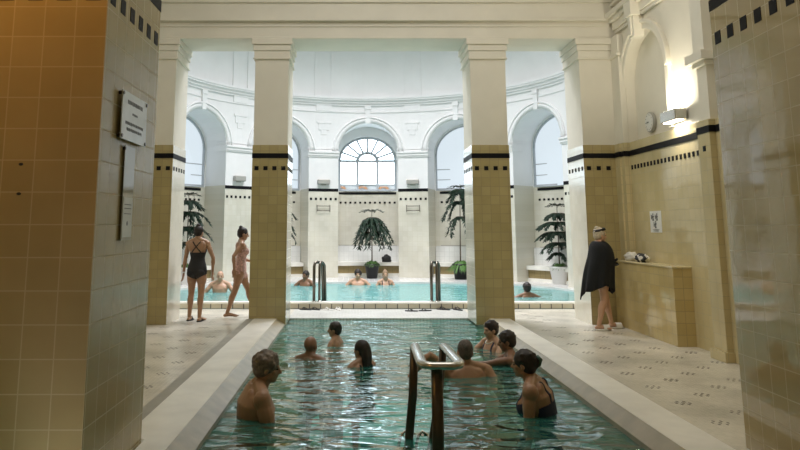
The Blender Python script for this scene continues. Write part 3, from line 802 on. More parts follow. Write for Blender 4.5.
def under(mb, n, r, h, rg, z, m=0):
    for i in range(n):
        a = rg.random() * 2 * PI; el = rg.uniform(.3, 1.3)
        p = V((.05 * math.cos(a), .05 * math.sin(a), z)); d = V((math.cos(a) * math.cos(el), math.sin(a) * math.cos(el), math.sin(el)))
        l = rg.uniform(.6, 1.0); q = p + d * h * l; e = q + V((math.cos(a), math.sin(a), -.9)).normalized() * r * .7 * l
        s = V((-math.sin(a), math.cos(a), 0)) * .012
        mb.quad([p - s, p + s, q + s, q - s], m); mb.quad([q - s, q + s, e + s * .2, e - s * .2], m)
def potted(label, loc, pot, potmat, stem_h, tiers, seed, top, bend=(0, 0), und=True, ln=.14, wd=.022, undr=.2):
    rg = random.Random(seed)
    t = thing('potted_plant', label, 'plant', loc)
    rb, rt, h = pot
    mb = MB(); mb.lathe([(rb, 0), (rt, h - .05), (rt + .015, h - .05), (rt + .015, h), (rt - .015, h), (rt - .02, h - .06)], n=24); mb.build('pot', potmat, t)
    mb = MB(); mb.lathe([(rt - .03, h - .06), (rt - .03, h - .05), (.02, h - .04)], n=20); mb.build('soil', M['soil'], t)
    sf = lambda z: (bend[0] * (z / stem_h) ** 1.5, bend[1] * (z / stem_h) ** 1.5)
    mb = MB(); mb.tube([(*sf(h - .06 + (stem_h - h + .06) * i / 10), h - .06 + (stem_h - h + .06) * i / 10) for i in range(11)], .020, 8, 0, .008); mb.build('stem', M['bark'], t, True)
    mb = MB(); foliage(mb, tiers, rg, sf, ln, wd)
    if top:
        z, r = top; sx, sy = sf(stem_h)
        for i in range(7):
            a = 2 * PI * i / 7 + .4; pts = [V((sx + r * k / 5 * math.cos(a), sy + r * k / 5 * math.sin(a), z + .05 * math.sin(k / 5 * 4))) for k in range(6)]
            mb.tube(pts, .006, 5, 1, .003)
            for k in range(1, 6):
                for q in range(5):
                    leaf(mb, pts[k - 1].lerp(pts[k], rg.random()), V((math.cos(a + rg.uniform(-.8, .8)), math.sin(a + rg.uniform(-.8, .8)), rg.uniform(-.2, .3))), .1, .016, V((0, 0, 1)))
        mb.tube([(sx, sy, stem_h - .02), (sx, sy, z + .06)], .008, 6, 1)
    mb.build('foliage', [M['leaf'], M['bark']], t)
    if und:
        mb = MB(); under(mb, int(110 * undr / .25), undr, .16, rg, h - .05); mb.build('underplanting', M['leaf_light'], t)
    return t
potted('drooping dark-leaved plant in a black pot in front of the arched window', (.55, 21.05, ZD), (.15, .21, .42), M['pot_black'], 1.86,
       [(1.78, 11, .48, .52, 8), (1.60, 11, .60, .62, 8), (1.35, 9, .55, .52, 6), (1.75, 6, .22, .5, 6)], 1, (1.96, .36), undr=.26)
potted('tall dark-leaved plant in a black pot beside the right column', (3.12, 20.7, ZD), (.17, .23, .44), M['pot_black'], 2.75,
       [(2.55, 7, .45, .35, 8), (2.25, 7, .62, .60, 8), (1.80, 5, .50, .60, 6), (2.6, 6, .35, .1, 6)], 2, (2.66, .35), bend=(.04, 0), undr=.62)
potted('layered pine-like plant in a white pot behind the right opening', (5.50, 18.95, ZD), (.19, .26, .46), M['pot_white'], 2.0,
       [(1.86, 9, .38, .18, 8), (1.62, 10, .55, .22, 8), (1.36, 11, .62, .26, 8), (1.08, 8, .52, .28, 6), (.82, 4, .30, .2, 5)], 3, (2.06, .28), ln=.12, undr=.26)
potted('dark-leaved plant at the far left behind the woman in the black swimsuit', (-4.45, 18.9, ZD), (.19, .25, .44), M['pot_white'], 2.3,
       [(2.2, 8, .45, .25, 8), (1.9, 9, .60, .4, 8), (1.5, 9, .62, .4, 7), (1.1, 6, .45, .4, 5)], 4, (2.35, .3))
potted('dark-leaved plant mostly hidden behind the left column', (-2.15, 20.75, ZD), (.17, .22, .42), M['pot_black'], 2.1,
       [(2.0, 7, .45, .30, 6), (1.75, 7, .50, .5, 6), (1.5, 6, .45, .5, 5)], 5, (2.1, .3))

# ================================================================ SMALL THINGS
def flip_flop(label, x, y, z, rz, col, group=None, s=1.0):
    t = thing('flip_flop', label, 'flip-flop', (x, y, z), rz, group)
    mb = MB(); n = 20; ring = []
    for zz in (0.0, .018 * s):
        r_ = []
        for i in range(n):
            a = 2 * PI * i / n; wv = .043 + .008 * math.cos(a); r_.append((math.sin(a) * wv * s, math.cos(a) * .13 * s, zz))
        ring.append(r_)
    mb.loft(ring); mb.build('sole', M[col], t)
    mb = MB()
    for sg in (-1, 1): mb.tube([(0, .07 * s, .018), (sg * .02 * s, .04 * s, .05 * s), (sg * .043 * s, -.02 * s, .018)], .007 * s, 6)
    mb.build('strap', M[col], t)
flip_flop('dark flip-flop lying at the coping, leftmost beside the left handrail', -.95, 14.18, 0, 1.2, 'black_rubber')
flip_flop('dark flip-flop at the coping, second from the left column', -.76, 14.20, 0, .9, 'black_rubber')
flip_flop('pale flip-flop at the coping just right of the left handrail', -.50, 14.16, 0, 1.4, 'white_rubber')
flip_flop('small white slipper lying alone at the coping left of the middle', -.30, 14.2, 0, .3, 'white_rubber')
flip_flop('thin dark flip-flop on the deck in the middle, left one of two', 1.13, 13.95, 0, 1.4, 'black_rubber')
flip_flop('thin dark flip-flop on the deck in the middle, right one of two', 1.40, 14.0, 0, 1.7, 'black_rubber')
flip_flop('black sandal at the coping beside the right handrail, left one of the pair', 1.78, 14.2, 0, 1.0, 'black_rubber', None, 1.15)
flip_flop('black sandal at the coping beside the right handrail, right one of the pair', 2.06, 14.15, 0, .5, 'black_rubber', None, 1.15)

def rumple(mb, c, r, seed, amp=.35, nu=26, nv=14, m=0):
    rings = []
    for j in range(1, nv):
        t = PI * j / nv; ring = []
        for i in range(nu):
            a = 2 * PI * i / nu; d = V((math.sin(t) * math.cos(a), math.sin(t) * math.sin(a), -math.cos(t)))
            k = 1 + amp * noise.noise(d * 2.6 + V((seed, 0, 0)))
            ring.append((c[0] + d.x * r[0] * k, c[1] + d.y * r[1] * k, max(0.0, c[2] + d.z * r[2] * k)))
        rings.append(ring)
    mb.loft(rings, m)
M_ = None
mt, nt, b = newmat('black and white printed towel')
tc = N(nt, 'ShaderNodeTexCoord'); ns = N(nt, 'ShaderNodeTexNoise'); ns.inputs['Scale'].default_value = 11; ns.inputs['Detail'].default_value = 1
rp = N(nt, 'ShaderNodeValToRGB'); rp.color_ramp.interpolation = 'CONSTANT'
rp.color_ramp.elements[0].color = (.03, .03, .03, 1); rp.color_ramp.elements[1].color = (.75, .72, .64, 1); rp.color_ramp.elements[1].position = .47
nt.links.new(tc.outputs['Object'], ns.inputs['Vector']); nt.links.new(ns.outputs['Fac'], rp.inputs['Fac']); nt.links.new(rp.outputs['Color'], b.inputs['Base Color']); b.inputs['Roughness'].default_value = .9
M['towel_print'] = mt
M['towel_white'] = plain('white terry towel', (.72, .69, .60), .95)
M['towel_black'] = plain('black terry towel', (.005, .006, .007), .9, nscale=60, namt=.3)
mb = MB(); rumple(mb, (0, 0, .05), (.085, .20, .085), 4); o = mb.build('towel', M['towel_white'], None); o.location = (4.53, 11.55, 1.076)
tag(o, 'crumpled white towel on the tiled ledge, nearer the corner', 'towel')
mb = MB(); rumple(mb, (0, 0, .05), (.085, .19, .075), 9); o = mb.build('towel', M['towel_print'], None); o.location = (4.53, 11.13, 1.076)
tag(o, 'black and white patterned towel bundle on the tiled ledge', 'towel')
t = thing('bag', 'small dark bag on the bench beside the middle potted plant', 'bag', (1.02, 21.95, .562))
mb = MB(); rumple(mb, (0, 0, .08), (.15, .09, .12), 2, .3); mb.build('body', M['black_rubber'], t)
mb = MB(); mb.tube([(-.08, 0, .15), (-.05, 0, .22), (.03, 0, .23), (.07, 0, .15)], .008, 6); mb.build('strap', M['black_rubber'], t)

# ================================================================ PEOPLE
def skin(name, col):
    m, nt, b = newmat(name)
    b.inputs['Base Color'].default_value = (*col, 1); b.inputs['Roughness'].default_value = .42
    b.inputs['Subsurface Weight'].default_value = .08; b.inputs['Subsurface Radius'].default_value = (.02, .008, .004)
    return m
SK = {'tan': skin('tanned skin', (.40, .23, .135)), 'fair': skin('fair skin', (.55, .33, .22)), 'brown': skin('brown skin', (.24, .125, .07))}
HR = {'dark': plain('dark brown hair', (.018, .011, .008), .55, nscale=40, namt=.4), 'grey': plain('grey brown hair', (.19, .15, .115), .6, nscale=40, namt=.4),
      'white': plain('silver blonde hair', (.55, .47, .36), .6, nscale=40, namt=.2), 'buzz': plain('short greying hair', (.10, .08, .065), .7, nscale=50, namt=.4),
      'fairh': plain('light brown hair', (.25, .16, .09), .6, nscale=40, namt=.3)}
M['lip'] = plain('lips', (.35, .12, .10), .5); M['eye'] = plain('eye', (.04, .03, .025), .2); M['swim_black'] = plain('black swimsuit fabric', (.008, .008, .010), .6)
M['swim_navy'] = plain('navy swimsuit fabric', (.012, .016, .05), .6); M['swim_pink'] = plain('pale pink patterned swimsuit', (.60, .38, .33), .7, nscale=30, namt=.4)
M['trunks'] = plain('dark swim trunks', (.02, .03, .05), .7); M['gold'] = plain('pale necklace', (.8, .76, .6), .25, .6)
M['clip'] = plain('dark green hair clip', (.03, .10, .07), .3)

def remesh(mb, vox, smooth=2):
    me = bpy.data.meshes.new('tmp'); bmesh.ops.recalc_face_normals(mb.bm, faces=mb.bm.faces[:]); mb.bm.to_mesh(me); mb.bm.free()
    o = bpy.data.objects.new('tmp', me); C.objects.link(o)
    r = o.modifiers.new('r', 'REMESH'); r.mode = 'VOXEL'; r.voxel_size = vox; r.use_smooth_shade = True
    s = o.modifiers.new('s', 'SMOOTH'); s.factor = .5; s.iterations = smooth
    dg = bpy.context.evaluated_depsgraph_get(); out = bpy.data.meshes.new_from_object(o.evaluated_get(dg))
    bpy.data.objects.remove(o); bpy.data.meshes.remove(me)
    return out
def link(name, me, mat, parent):
    me.name = name; me.materials.clear(); me.materials.append(mat)
    o = bpy.data.objects.new(name, me); C.objects.link(o); o.parent = parent; return o
def ik(a, t, l1, l2, hint):
    a, t = V(a), V(t); d = t - a; L = min(d.length, (l1 + l2) * .999); d.normalize(); t = a + d * L
    x = (l1 * l1 - l2 * l2 + L * L) / (2 * L); h = math.sqrt(max(0, l1 * l1 - x * x))
    hint = V(hint); hp = hint - d * hint.dot(d)
    if hp.length < 1e-4: hp = V((1, 0, 0))
    return a + d * x + hp.normalized() * h, t
def limb(mb, pts, rs, n=12):
    path = []; rad = []
    for i in range(len(pts) - 1):
        for k in range(6):
            t = k / 6; path.append(V(pts[i]).lerp(V(pts[i + 1]), t)); rad.append(rs[i] + (rs[i + 1] - rs[i]) * t)
    path.append(V(pts[-1])); rad.append(rs[-1]); rings = []
    for i, p in enumerate(path):
        d = (path[min(i + 1, len(path) - 1)] - path[max(i - 1, 0)]).normalized()
        a = d.orthogonal().normalized()
        if rings: a = (la - d * la.dot(d)).normalized()
        la = a; b = d.cross(a); rings.append([p + (a * math.cos(2 * PI * k / n) + b * math.sin(2 * PI * k / n)) * rad[i] for k in range(n)])
    mb.loft(rings)
    mb.ell(path[0], (rad[0],) * 3, None, 10, 8); mb.ell(path[-1], (rad[-1],) * 3, None, 10, 8)
def bulge(mb, a, b, r, t=.35, wd=.5):   # muscle belly between two joints
    a, b = V(a), V(b); d = b - a; c = a + d * t; q = d.to_track_quat('Z', 'Y').to_matrix()
    mb.ell(c, (r, r, d.length * wd * .5), q, 12, 9)
def hand(mb, wrist, d, thumb, h, curl=.35, side=1):
    d = V(d).normalized(); s = V(thumb); s = (s - d * s.dot(d)).normalized(); nrm = d.cross(s) * side; k = h / 1.7
    pl_ = .085 * k
    rot = Matrix((s, nrm, d)).transposed()
    mb.ell(V(wrist) + d * pl_ * .55, (.040 * k, .017 * k, pl_ * .62), rot, 14, 9)
    for i, (o_, l) in enumerate(((.030, .070), (.010, .080), (-.010, .074), (-.029, .058))):
        p0 = V(wrist) + d * pl_ * .75 + s * o_ * k * .9; p = V(wrist) + d * pl_ * 1.05 + s * o_ * k * 1.1; dd = (d + s * o_ * 3.0).normalized(); pts = [p0, p]
        for j in range(3):
            c_ = curl * (j + .4); pts.append(pts[-1] + (dd * math.cos(c_) + nrm * math.sin(c_)) * l * k * (.42, .32, .26)[j])
        limb(mb, pts, [.009 * k, .0095 * k, .009 * k, .008 * k, .007 * k], 8)
    p = V(wrist) + d * pl_ * .25 + s * .022 * k
    limb(mb, [p, p + (d * .5 + s * .85).normalized() * .036 * k, p + (d * .75 + s * .65).normalized() * .072 * k + nrm * .01 * k], [.013 * k, .011 * k, .009 * k], 8)

def person(label, loc, rz, h=1.7, g=1.0, sex='m', pz=None, lean=(0, 0), twist=0, head=(0, 0, 0), hands=None, elbows=None, feet=None, knees=None,
           sk='tan', hair='dark', style='short', wear=None, vox=.009, offs=(0, 0), sw=1.0, detail=True, headfwd=0.0):
    """local frame: faces +y, right hand at +x, z = 0 at the floor the figure is placed on"""
    t = thing('person', label, 'person', loc, rz)
    F_ = sex == 'f'
    P = V((offs[0], offs[1], pz if pz is not None else .525 * h))
    S = V((lean[0], lean[1], 1)).normalized(); L = .315 * h
    tw = math.radians(twist)
    Rv = V((math.cos(tw), math.sin(tw), 0)); Rv = (Rv - S * Rv.dot(S)).normalized(); Fv = S.cross(Rv).normalized()
    R0 = V((1, 0, 0)); R0 = (R0 - S * R0.dot(S)).normalized(); F0 = S.cross(R0).normalized()
    NB = P + S * L
    mb = MB()
    if F_: prof = [(-.23, .045, .045, 0), (-.15, .085, .065, -.006), (-.02, .103, .074, -.010), (.12, .100, .068, -.006), (.30, .080, .056, 0), (.42, .073, .053, .002), (.58, .084, .061, .003), (.74, .094, .066, .002), (.87, .097, .056, -.004), (.96, .070, .042, -.008), (1.03, .036, .034, -.008)]
    else: prof = [(-.22, .045, .045, 0), (-.14, .085, .062, 0), (-.02, .094, .070, -.004), (.12, .092, .067, 0), (.30, .085, .062, .004), (.42, .086, .062, .004), (.58, .096, .067, .003), (.74, .107, .070, .0), (.87, .108, .060, -.005), (.96, .080, .046, -.01), (1.03, .040, .038, -.008)]
    rings = []; n = 24
    for tt, rx, ry, fo in prof:
        q = max(0, min(1, tt)); a_ = (R0.lerp(Rv, q)).normalized(); b_ = S.cross(a_)
        c = P + S * L * tt + b_ * fo * h
        gx = 1 + (g - 1) * (1.0 if tt < .8 else .5)
        rings.append([c + a_ * rx * h * gx * math.copysign(abs(math.cos(2 * PI * i / n)) ** .85, math.cos(2 * PI * i / n)) + b_ * ry * h * (gx if math.sin(2 * PI * i / n) < .01 else gx * 1.05) * math.sin(2 * PI * i / n) for i in range(n)])
    mb.loft(rings)
    shw = (.104 if F_ else .118) * h * sw * (1 + (g - 1) * .4)
    SH = {1: NB - S * .027 * h + Rv * shw, -1: NB - S * .027 * h - Rv * shw}
    HP = {1: P + R0 * .052 * h * g, -1: P - R0 * .052 * h * g}
    ga = 1 + (g - 1) * .8
    if F_:
        for sg in (-1, 1): mb.ell(P + S * L * .66 + Rv * sg * .042 * h + Fv * .050 * h * g, (.038 * h * g, .036 * h * g, .040 * h * g))
    else:
        for sg in (-1, 1): mb.ell(P + S * L * .76 + Rv * sg * .045 * h + Fv * .035 * h * g, (.050 * h, .030 * h, .038 * h))
    for sg in (-1, 1):
        mb.ell(P - S * .028 * h + R0 * sg * .046 * h * g - F0 * .040 * h * g, (.050 * h * g, .048 * h * g, .055 * h * g))     # seat
        mb.ell(SH[sg] - S * .008 * h, (.034 * h * ga, .034 * h * ga, .036 * h * ga))
        limb(mb, [NB + S * .012 * h - Fv * .012 * h + Rv * sg * .022 * h, SH[sg] + S * .012 * h - Rv * sg * .010 * h], [.030 * h, .026 * h * ga])
        mb.ell(P + S * L * .80 + Rv * sg * .055 * h - Fv * .035 * h, (.045 * h, .028 * h, .060 * h))                           # shoulder blade
    # arms
    wrists = {}
    for sg in (-1, 1):
        ua, fa = .172 * h, .148 * h
        tgt = (hands or {}).get(sg) or (SH[sg] + V((sg * .09 * h, .02 * h, -.305 * h)))
        hint = (elbows or {}).get(sg) or V((sg * .5, -.8, -.2))
        E_, W_ = ik(SH[sg], tgt, ua, fa, hint)
        k = (.90 if F_ else 1.05) * ga
        limb(mb, [SH[sg], E_, W_], [.030 * h * k, .0235 * h * k, .0155 * h * k])
        bulge(mb, SH[sg], E_, .031 * h * k, .42, .9); bulge(mb, E_, W_, .026 * h * k, .28, .7)
        d = (W_ - E_).normalized(); th = V((0, 1, 0)) if abs(d.y) < .8 else V((-sg, 0, 0.3))
        hand(mb, W_, d, th, h, .3, 1 if sg > 0 else -1)
        wrists[sg] = (E_, W_)
    # legs
    for sg in (-1, 1):
        th_, sh_ = .245 * h, .238 * h
        an = (feet or {}).get(sg) or V((sg * .055 * h, 0, .045 * h))
        hint = (knees or {}).get(sg) or V((sg * .1, 1, 0))
        K_, A_ = ik(HP[sg], an, th_, sh_, hint)
        k = (1.0 if F_ else .97) * ga
        limb(mb, [HP[sg] + V((0, 0, -.005)), K_, A_], [.054 * h * k, .033 * h * k, .0205 * h * k])
        bulge(mb, HP[sg], K_, .056 * h * k, .30, .9)
        d = (A_ - K_).normalized(); back = V((0, -1, 0)); back = (back - d * back.dot(d)).normalized() if abs(d.y) < .95 else V((0, 0, 1))
        bulge(mb, K_ + back * .010 * h, A_ + back * .004 * h, .034 * h * k, .28, .75)
        toe = A_ + V((sg * .02 * h, .105 * h, -.030 * h)); heel = A_ + V((0, -.025 * h, -.026 * h))
        rot = (toe - heel).to_track_quat('Y', 'Z').to_matrix()
        limb(mb, [heel, A_ + V((0, .03 * h, -.018 * h)), toe], [.018 * h, .021 * h, .013 * h])
        mb.ell(toe + V((0, -.018 * h, 0)), (.027 * h, .035 * h, .013 * h), rot)
        for i in range(5): mb.ell(toe + rot @ V(((i - 2) * .010 * h, (.016 - abs(i - 1.5) * .003) * h, 0)), (.0055 * h, .011 * h, .0065 * h), rot, 8, 6)
    # head
    yaw, pit, roll = [math.radians(a) for a in head]
    bas = Matrix((Rv, Fv, S)).transposed()
    HM = Matrix.Rotation(yaw, 3, 'Z') @ Matrix.Rotation(pit, 3, 'X') @ Matrix.Rotation(roll, 3, 'Y')
    up = V((0, 0, 1)); base = Matrix.Rotation(math.atan2(Fv.y, Fv.x) - PI / 2, 3, 'Z')
    HB = base @ HM
    HC = NB + S.lerp(up, .5).normalized() * .054 * h + base @ V((0, (.012 + headfwd) * h, 0)) + HB @ V((0, 0, .032 * h))
    u = .139 * h   # head height
    def hp(x, y, z): return HC + HB @ V((x * u, y * u, z * u))
    limb(mb, [NB - S * .01 * h, HC + HB @ V((0, -.10 * u, -.35 * u))], [.041 * h * (1 if not F_ else .90), .036 * h * (1 if not F_ else .88)])
    mb.ell(hp(0, -.06, .10), (.33 * u, .41 * u, .40 * u), HB, 18, 12)       # cranium
    mb.ell(hp(0, .08, -.14), (.26 * u, .30 * u, .36 * u), HB, 16, 11)       # face
    mb.ell(hp(0, .20, -.38), (.15 * u, .14 * u, .11 * u), HB)                 # chin
    limb(mb, [hp(-.2, .02, -.30), hp(0, .20, -.40), hp(.2, .02, -.30)], [.08 * u, .09 * u, .08 * u], 8)
    mb.ell(hp(0, .33, .10), (.20 * u, .06 * u, .05 * u), HB)                  # brow
    limb(mb, [hp(0, .36, .04), hp(0, .455, -.12)], [.035 * u, .055 * u], 8)    # nose
    mb.ell(hp(0, .41, -.14), (.075 * u, .06 * u, .04 * u), HB)
    mb.ell(hp(0, .345, -.245), (.10 * u, .045 * u, .028 * u), HB, 10, 6); mb.ell(hp(0, .335, -.285), (.085 * u, .045 * u, .026 * u), HB, 10, 6)
    for sg in (-1, 1):
        mb.ell(hp(sg * .19, .22, -.10), (.085 * u, .08 * u, .08 * u), HB)      # cheek
        mb.ell(hp(sg * .335, -.04, -.06), (.035 * u, .085 * u, .14 * u), HB @ Matrix.Rotation(-.25, 3, 'X'))
    me = remesh(mb, vox, 2)
    body = link('body', me, SK[sk], t)
    # eyes
    for sg in (-1, 1):
        mb = MB(); mb.ell(hp(sg * .135, .325, .0), (.042 * u, .035 * u, .028 * u), HB, 10, 7); mb.build('eye', M['eye'], t, True)
    # hair
    if style != 'bald':
        mb = MB(); rg = random.Random(hash(label) % 1000 if False else len(label))
        th = {'buzz': .012, 'short': .045, 'curly': .07, 'bun': .035, 'long': .05, 'clip': .05, 'fringe': .02}[style]
        mb.ell(hp(0, -.10, .155), ((.33 + th) * u, (.405 + th) * u, (.375 + th) * u), HB, 20, 13)
        mb.ell(hp(0, -.22, -.03), ((.29 + th) * u, (.27 + th) * u, (.30 + th) * u), HB, 16, 10)
        for i in range(90 if style == 'curly' else 26 if style in ('short', 'clip') else 0):
            a = rg.uniform(0, 2 * PI); b_ = math.acos(rg.uniform(-.3, 1))
            d = V((math.sin(b_) * math.cos(a) * .36, math.sin(b_) * math.sin(a) * .43, math.cos(b_) * .40))
            if d.y > .25 and d.z < .18: continue
            rr_ = u * rg.uniform(.05, .085) * (1.35 if style == 'curly' else 1); mb.ell(hp(d.x, d.y - .10, d.z + .15), (rr_,) * 3, None, 8, 6)
        if style == 'bun': mb.ell(hp(0, -.30, .52), (.17 * u, .17 * u, .15 * u), HB); mb.ell(hp(0, -.22, .40), (.14 * u, .14 * u, .12 * u), HB)
        if style == 'clip': mb.ell(hp(0, -.50, .10), (.16 * u, .15 * u, .24 * u), HB)
        if style == 'long':
            pts = [hp(0, -.36, .1), hp(0, -.42, -.3), hp(0, -.40, -.75), hp(0, -.36, -1.1)]
            for x in (-.16, 0, .16): limb(mb, [p + HB @ V((x * u, 0, 0)) for p in pts], [.18 * u, .20 * u, .17 * u, .10 * u])
        hm = remesh(mb, .008 if vox < .01 else .012, 1)
        link('hair', hm, HR[hair], t)
    if style == 'clip':
        mb = MB(); rings = []
        for sg in (-1, 1): mb.tube([hp(sg * .05, -.56, .34), hp(sg * .10, -.70, .18), hp(sg * .05, -.62, -.04)], .045 * u, 8)
        mb.build('hair_clip', M['clip'], t, True)
    # swimwear: the part of the skin a suit covers, pushed out into its own shell
    if wear:
        mat, kind = wear
        bm = bmesh.new(); bm.from_mesh(me); bm.normal_update(); kill = []
        arms = [(SH[s], wrists[s][0], wrists[s][1]) for s in (-1, 1)]
        for f in bm.faces:
            p = f.calc_center_median(); q = p - P; sz = q.dot(S) / L; q2 = max(0, min(1, sz)); a_ = R0.lerp(Rv, q2).normalized(); b_ = S.cross(a_)
            x = q.dot(a_) / h; y = q.dot(b_) / h; ok = False
            wl = .125 * g if sz < .75 else .105
            if kind == 'trunks': ok = -.62 < sz < .22 and abs(x) < .16 * g
            else:
                leg = -.30 + abs(x) * (2.6 if y > 0 else 1.7)
                if sz > leg and abs(x) < wl and sz < .99:
                    if y > 0: ok = sz < .74 or (abs(abs(x) - .052) < .007)
                    elif kind == 'crossback':
                        ok = sz < .60 or (sz < .97 and min(abs(x - (sz - .80) * .26), abs(x + (sz - .80) * .26)) < .0065)
                    else: ok = sz < .62 or (abs(abs(x) - .052) < .007 and sz < .97)
                    if sz > .45:
                        for s_, e_, w2 in arms:
                            for A, B in ((s_, e_), (e_, w2)):
                                ab = B - A; tt = max(0, min(1, (p - A).dot(ab) / ab.length_squared)); 
                                if (p - (A + ab * tt)).length < .040 * h * ga and tt > .12: ok = False
                    else:
                        for s_, e_, w2 in arms:
                            ab = w2 - e_; tt = max(0, min(1, (p - e_).dot(ab) / ab.length_squared))
                            if (p - (e_ + ab * tt)).length < .032 * h * ga: ok = False
            if not ok: kill.append(f)
        bmesh.ops.delete(bm, geom=kill, context='FACES')
        for v in bm.verts: v.co += v.normal * .006
        m2 = bpy.data.meshes.new('swimsuit'); bm.to_mesh(m2); bm.free()
        o = link('swim_trunks' if kind == 'trunks' else 'swimsuit', m2, M[mat], t)
        sm = o.modifiers.new('t', 'SOLIDIFY'); sm.thickness = .005; sm.offset = -1
    return t, dict(NB=NB, HC=HC, HB=HB, u=u, SH=SH, P=P, S=S, Fv=Fv, Rv=Rv, h=h, wr=wrists)
D = math.radians
VV = lambda x, y, z: V((x, y, z))
FR = -90  # facing +x

# standing women
tA, i = person('woman seen from behind in a black swimsuit with crossed straps, standing left', (-2.76, 12.55, 0), D(-6), 1.64, 1.0, 'f',
    hands={-1: VV(-.255, .02, .80), 1: VV(.27, .03, .84)}, elbows={-1: VV(-1, -.5, 0), 1: VV(1, -.5, 0)}, feet={-1: VV(-.115, .0, .072), 1: VV(.10, -.10, .072)},
    head=(-8, -12, 0), sk='tan', hair='dark', style='bun', wear=('swim_black', 'crossback'), vox=.0065)
for x, y, s_ in ((-.115, 0.06, 'left'), (.10, -.04, 'right')):
    mb = MB(); n = 20
    mb.loft([[(x + math.sin(2 * PI * k / n) * .05, y + math.cos(2 * PI * k / n) * .14, z) for k in range(n)] for z in (0.002, .02)])
    mb.tube([(x - .045, y + .0, .02), (x - .02, y + .03, .068), (x, y + .06, .058), (x + .02, y + .03, .068), (x + .045, y, .02)], .008, 6)
    mb.build('flip_flop', M['black_rubber'], tA)
mb = MB(); w_ = i['wr'][-1][1]; mb.lathe([(.030, -.012), (.034, 0), (.030, .012)], (w_.x, w_.y, w_.z + .01), 16, cap=False); mb.build('bracelet', M['paper'], tA)
tB, i = person('woman with a high bun in a pale pink swimsuit walking past the left column', (-2.08, 12.72 + .32, 0), D(-78), 1.62, 1.0, 'f',
    hands={-1: VV(-.10, .24, .98), 1: VV(.26, -.12, .86)}, elbows={-1: VV(-.6, -.8, -.2), 1: VV(.6, -.8, 0)}, feet={-1: VV(-.05, .30, .075), 1: VV(.06, -.22, .075)},
    knees={-1: VV(0, 1, .2), 1: VV(.1, 1, .1)}, head=(8, -8, 0), lean=(0, .03), sk='tan', hair='dark', style='bun', wear=('swim_pink', 'plain'), vox=.0065, pz=.84)
tC, i = person('older woman wrapped in a black towel, standing by the tiled ledge', (4.0, 11.50, 0), D(-86), 1.60, 1.02, 'f',
    hands={-1: VV(-.06, .16, 1.06), 1: VV(.06, .16, 1.02)}, elbows={-1: VV(-.3, -.5, -1), 1: VV(.3, -.5, -1)}, feet={-1: VV(-.09, .17, .085), 1: VV(.12, -.13, .085)},
    head=(4, -4, 0), sk='fair', hair='white', style='short', vox=.0065, headfwd=.004, wear=('swim_black', 'plain'))
h = i['h']
mb = MB(); rings = []; n = 40
for z, rx, ry, cy in ((1.392, .070, .070, .0), (1.385, .13, .095, -.005), (1.352, .20, .125, .0), (1.27, .245, .165, .015), (1.14, .265, .205, .02), (1.0, .27, .235, -.01), (.82, .275, .27, -.045), (.64, .28, .30, -.08)):
    r_ = []
    for k in range(n):
        a = 2 * PI * k / n; f = max(0, (1.3 - z) / .55)
        w1 = 1 + f * (.08 * math.sin(7 * a + 1 + z) + .05 * math.sin(12 * a + z * 4))
        dz = 0 if z > .7 else (-.26 * max(0, math.cos(a + 1.9)) ** 8 + .05 * math.sin(3 * a + 1) - .10 * max(0, math.cos(a - 1.9)) ** 4)
        r_.append((math.cos(a) * rx * w1 * (1.04 if z > 1.1 else .94), cy + math.sin(a) * ry * w1 * (1.06 if z > 1.2 else .95 if z > .9 else .86), z + dz))
    rings.append(r_)
mb.loft(rings, 0, cap=False); o = mb.build('towel_wrap', M['towel_black'], tC, True)
sm = o.modifiers.new('t', 'SOLIDIFY'); sm.thickness = .012; sm.offset = -1
ss = o.modifiers.new('s', 'SUBSURF'); ss.levels = 1; ss.render_levels = 1
mb = MB(); HCc, HBc, u = i['HC'], i['HB'], i['u']; rings = []
for z, k in ((.30, 1.0), (.34, 1.03), (.44, .93), (.47, .88)):
    rings.append([HCc + HBc @ V((math.cos(2 * PI * q / 24) * .385 * u * k, (-.10 + math.sin(2 * PI * q / 24) * .455 * k) * u, z * u + .12 * u * math.sin(2 * PI * q / 24))) for q in range(24)])
mb.loft(rings, 0, cap=False); o = mb.build('headband', M['swim_black'], tC, True); sm = o.modifiers.new('t', 'SOLIDIFY'); sm.thickness = .008
mb = MB(); mb.ell(HCc + HBc @ V((0, -.30 * u, .52 * u)), (.16 * u, .16 * u, .13 * u)); mb.build('hair_bun', HR['white'], tC, True)
for x, y in ((-.095, .23), (.125, -.07)):
    mb = MB(); n = 20
    mb.loft([[(x + math.sin(2 * PI * k / n) * .052 * q, y + math.cos(2 * PI * k / n) * .14 * q, z) for k in range(n)] for z, q in ((0.002, 1), (.028, 1))])
    mb.loft([[(x + math.sin(PI * k / 8 - PI / 2) * .058, y + dy, .020 + math.cos(PI * k / 8 - PI / 2) * .072) for k in range(9)] for dy in (.0, .05, .10)], 0, cap=False, closed=False)
    mb.build('slipper', M['white_rubber'], tC)

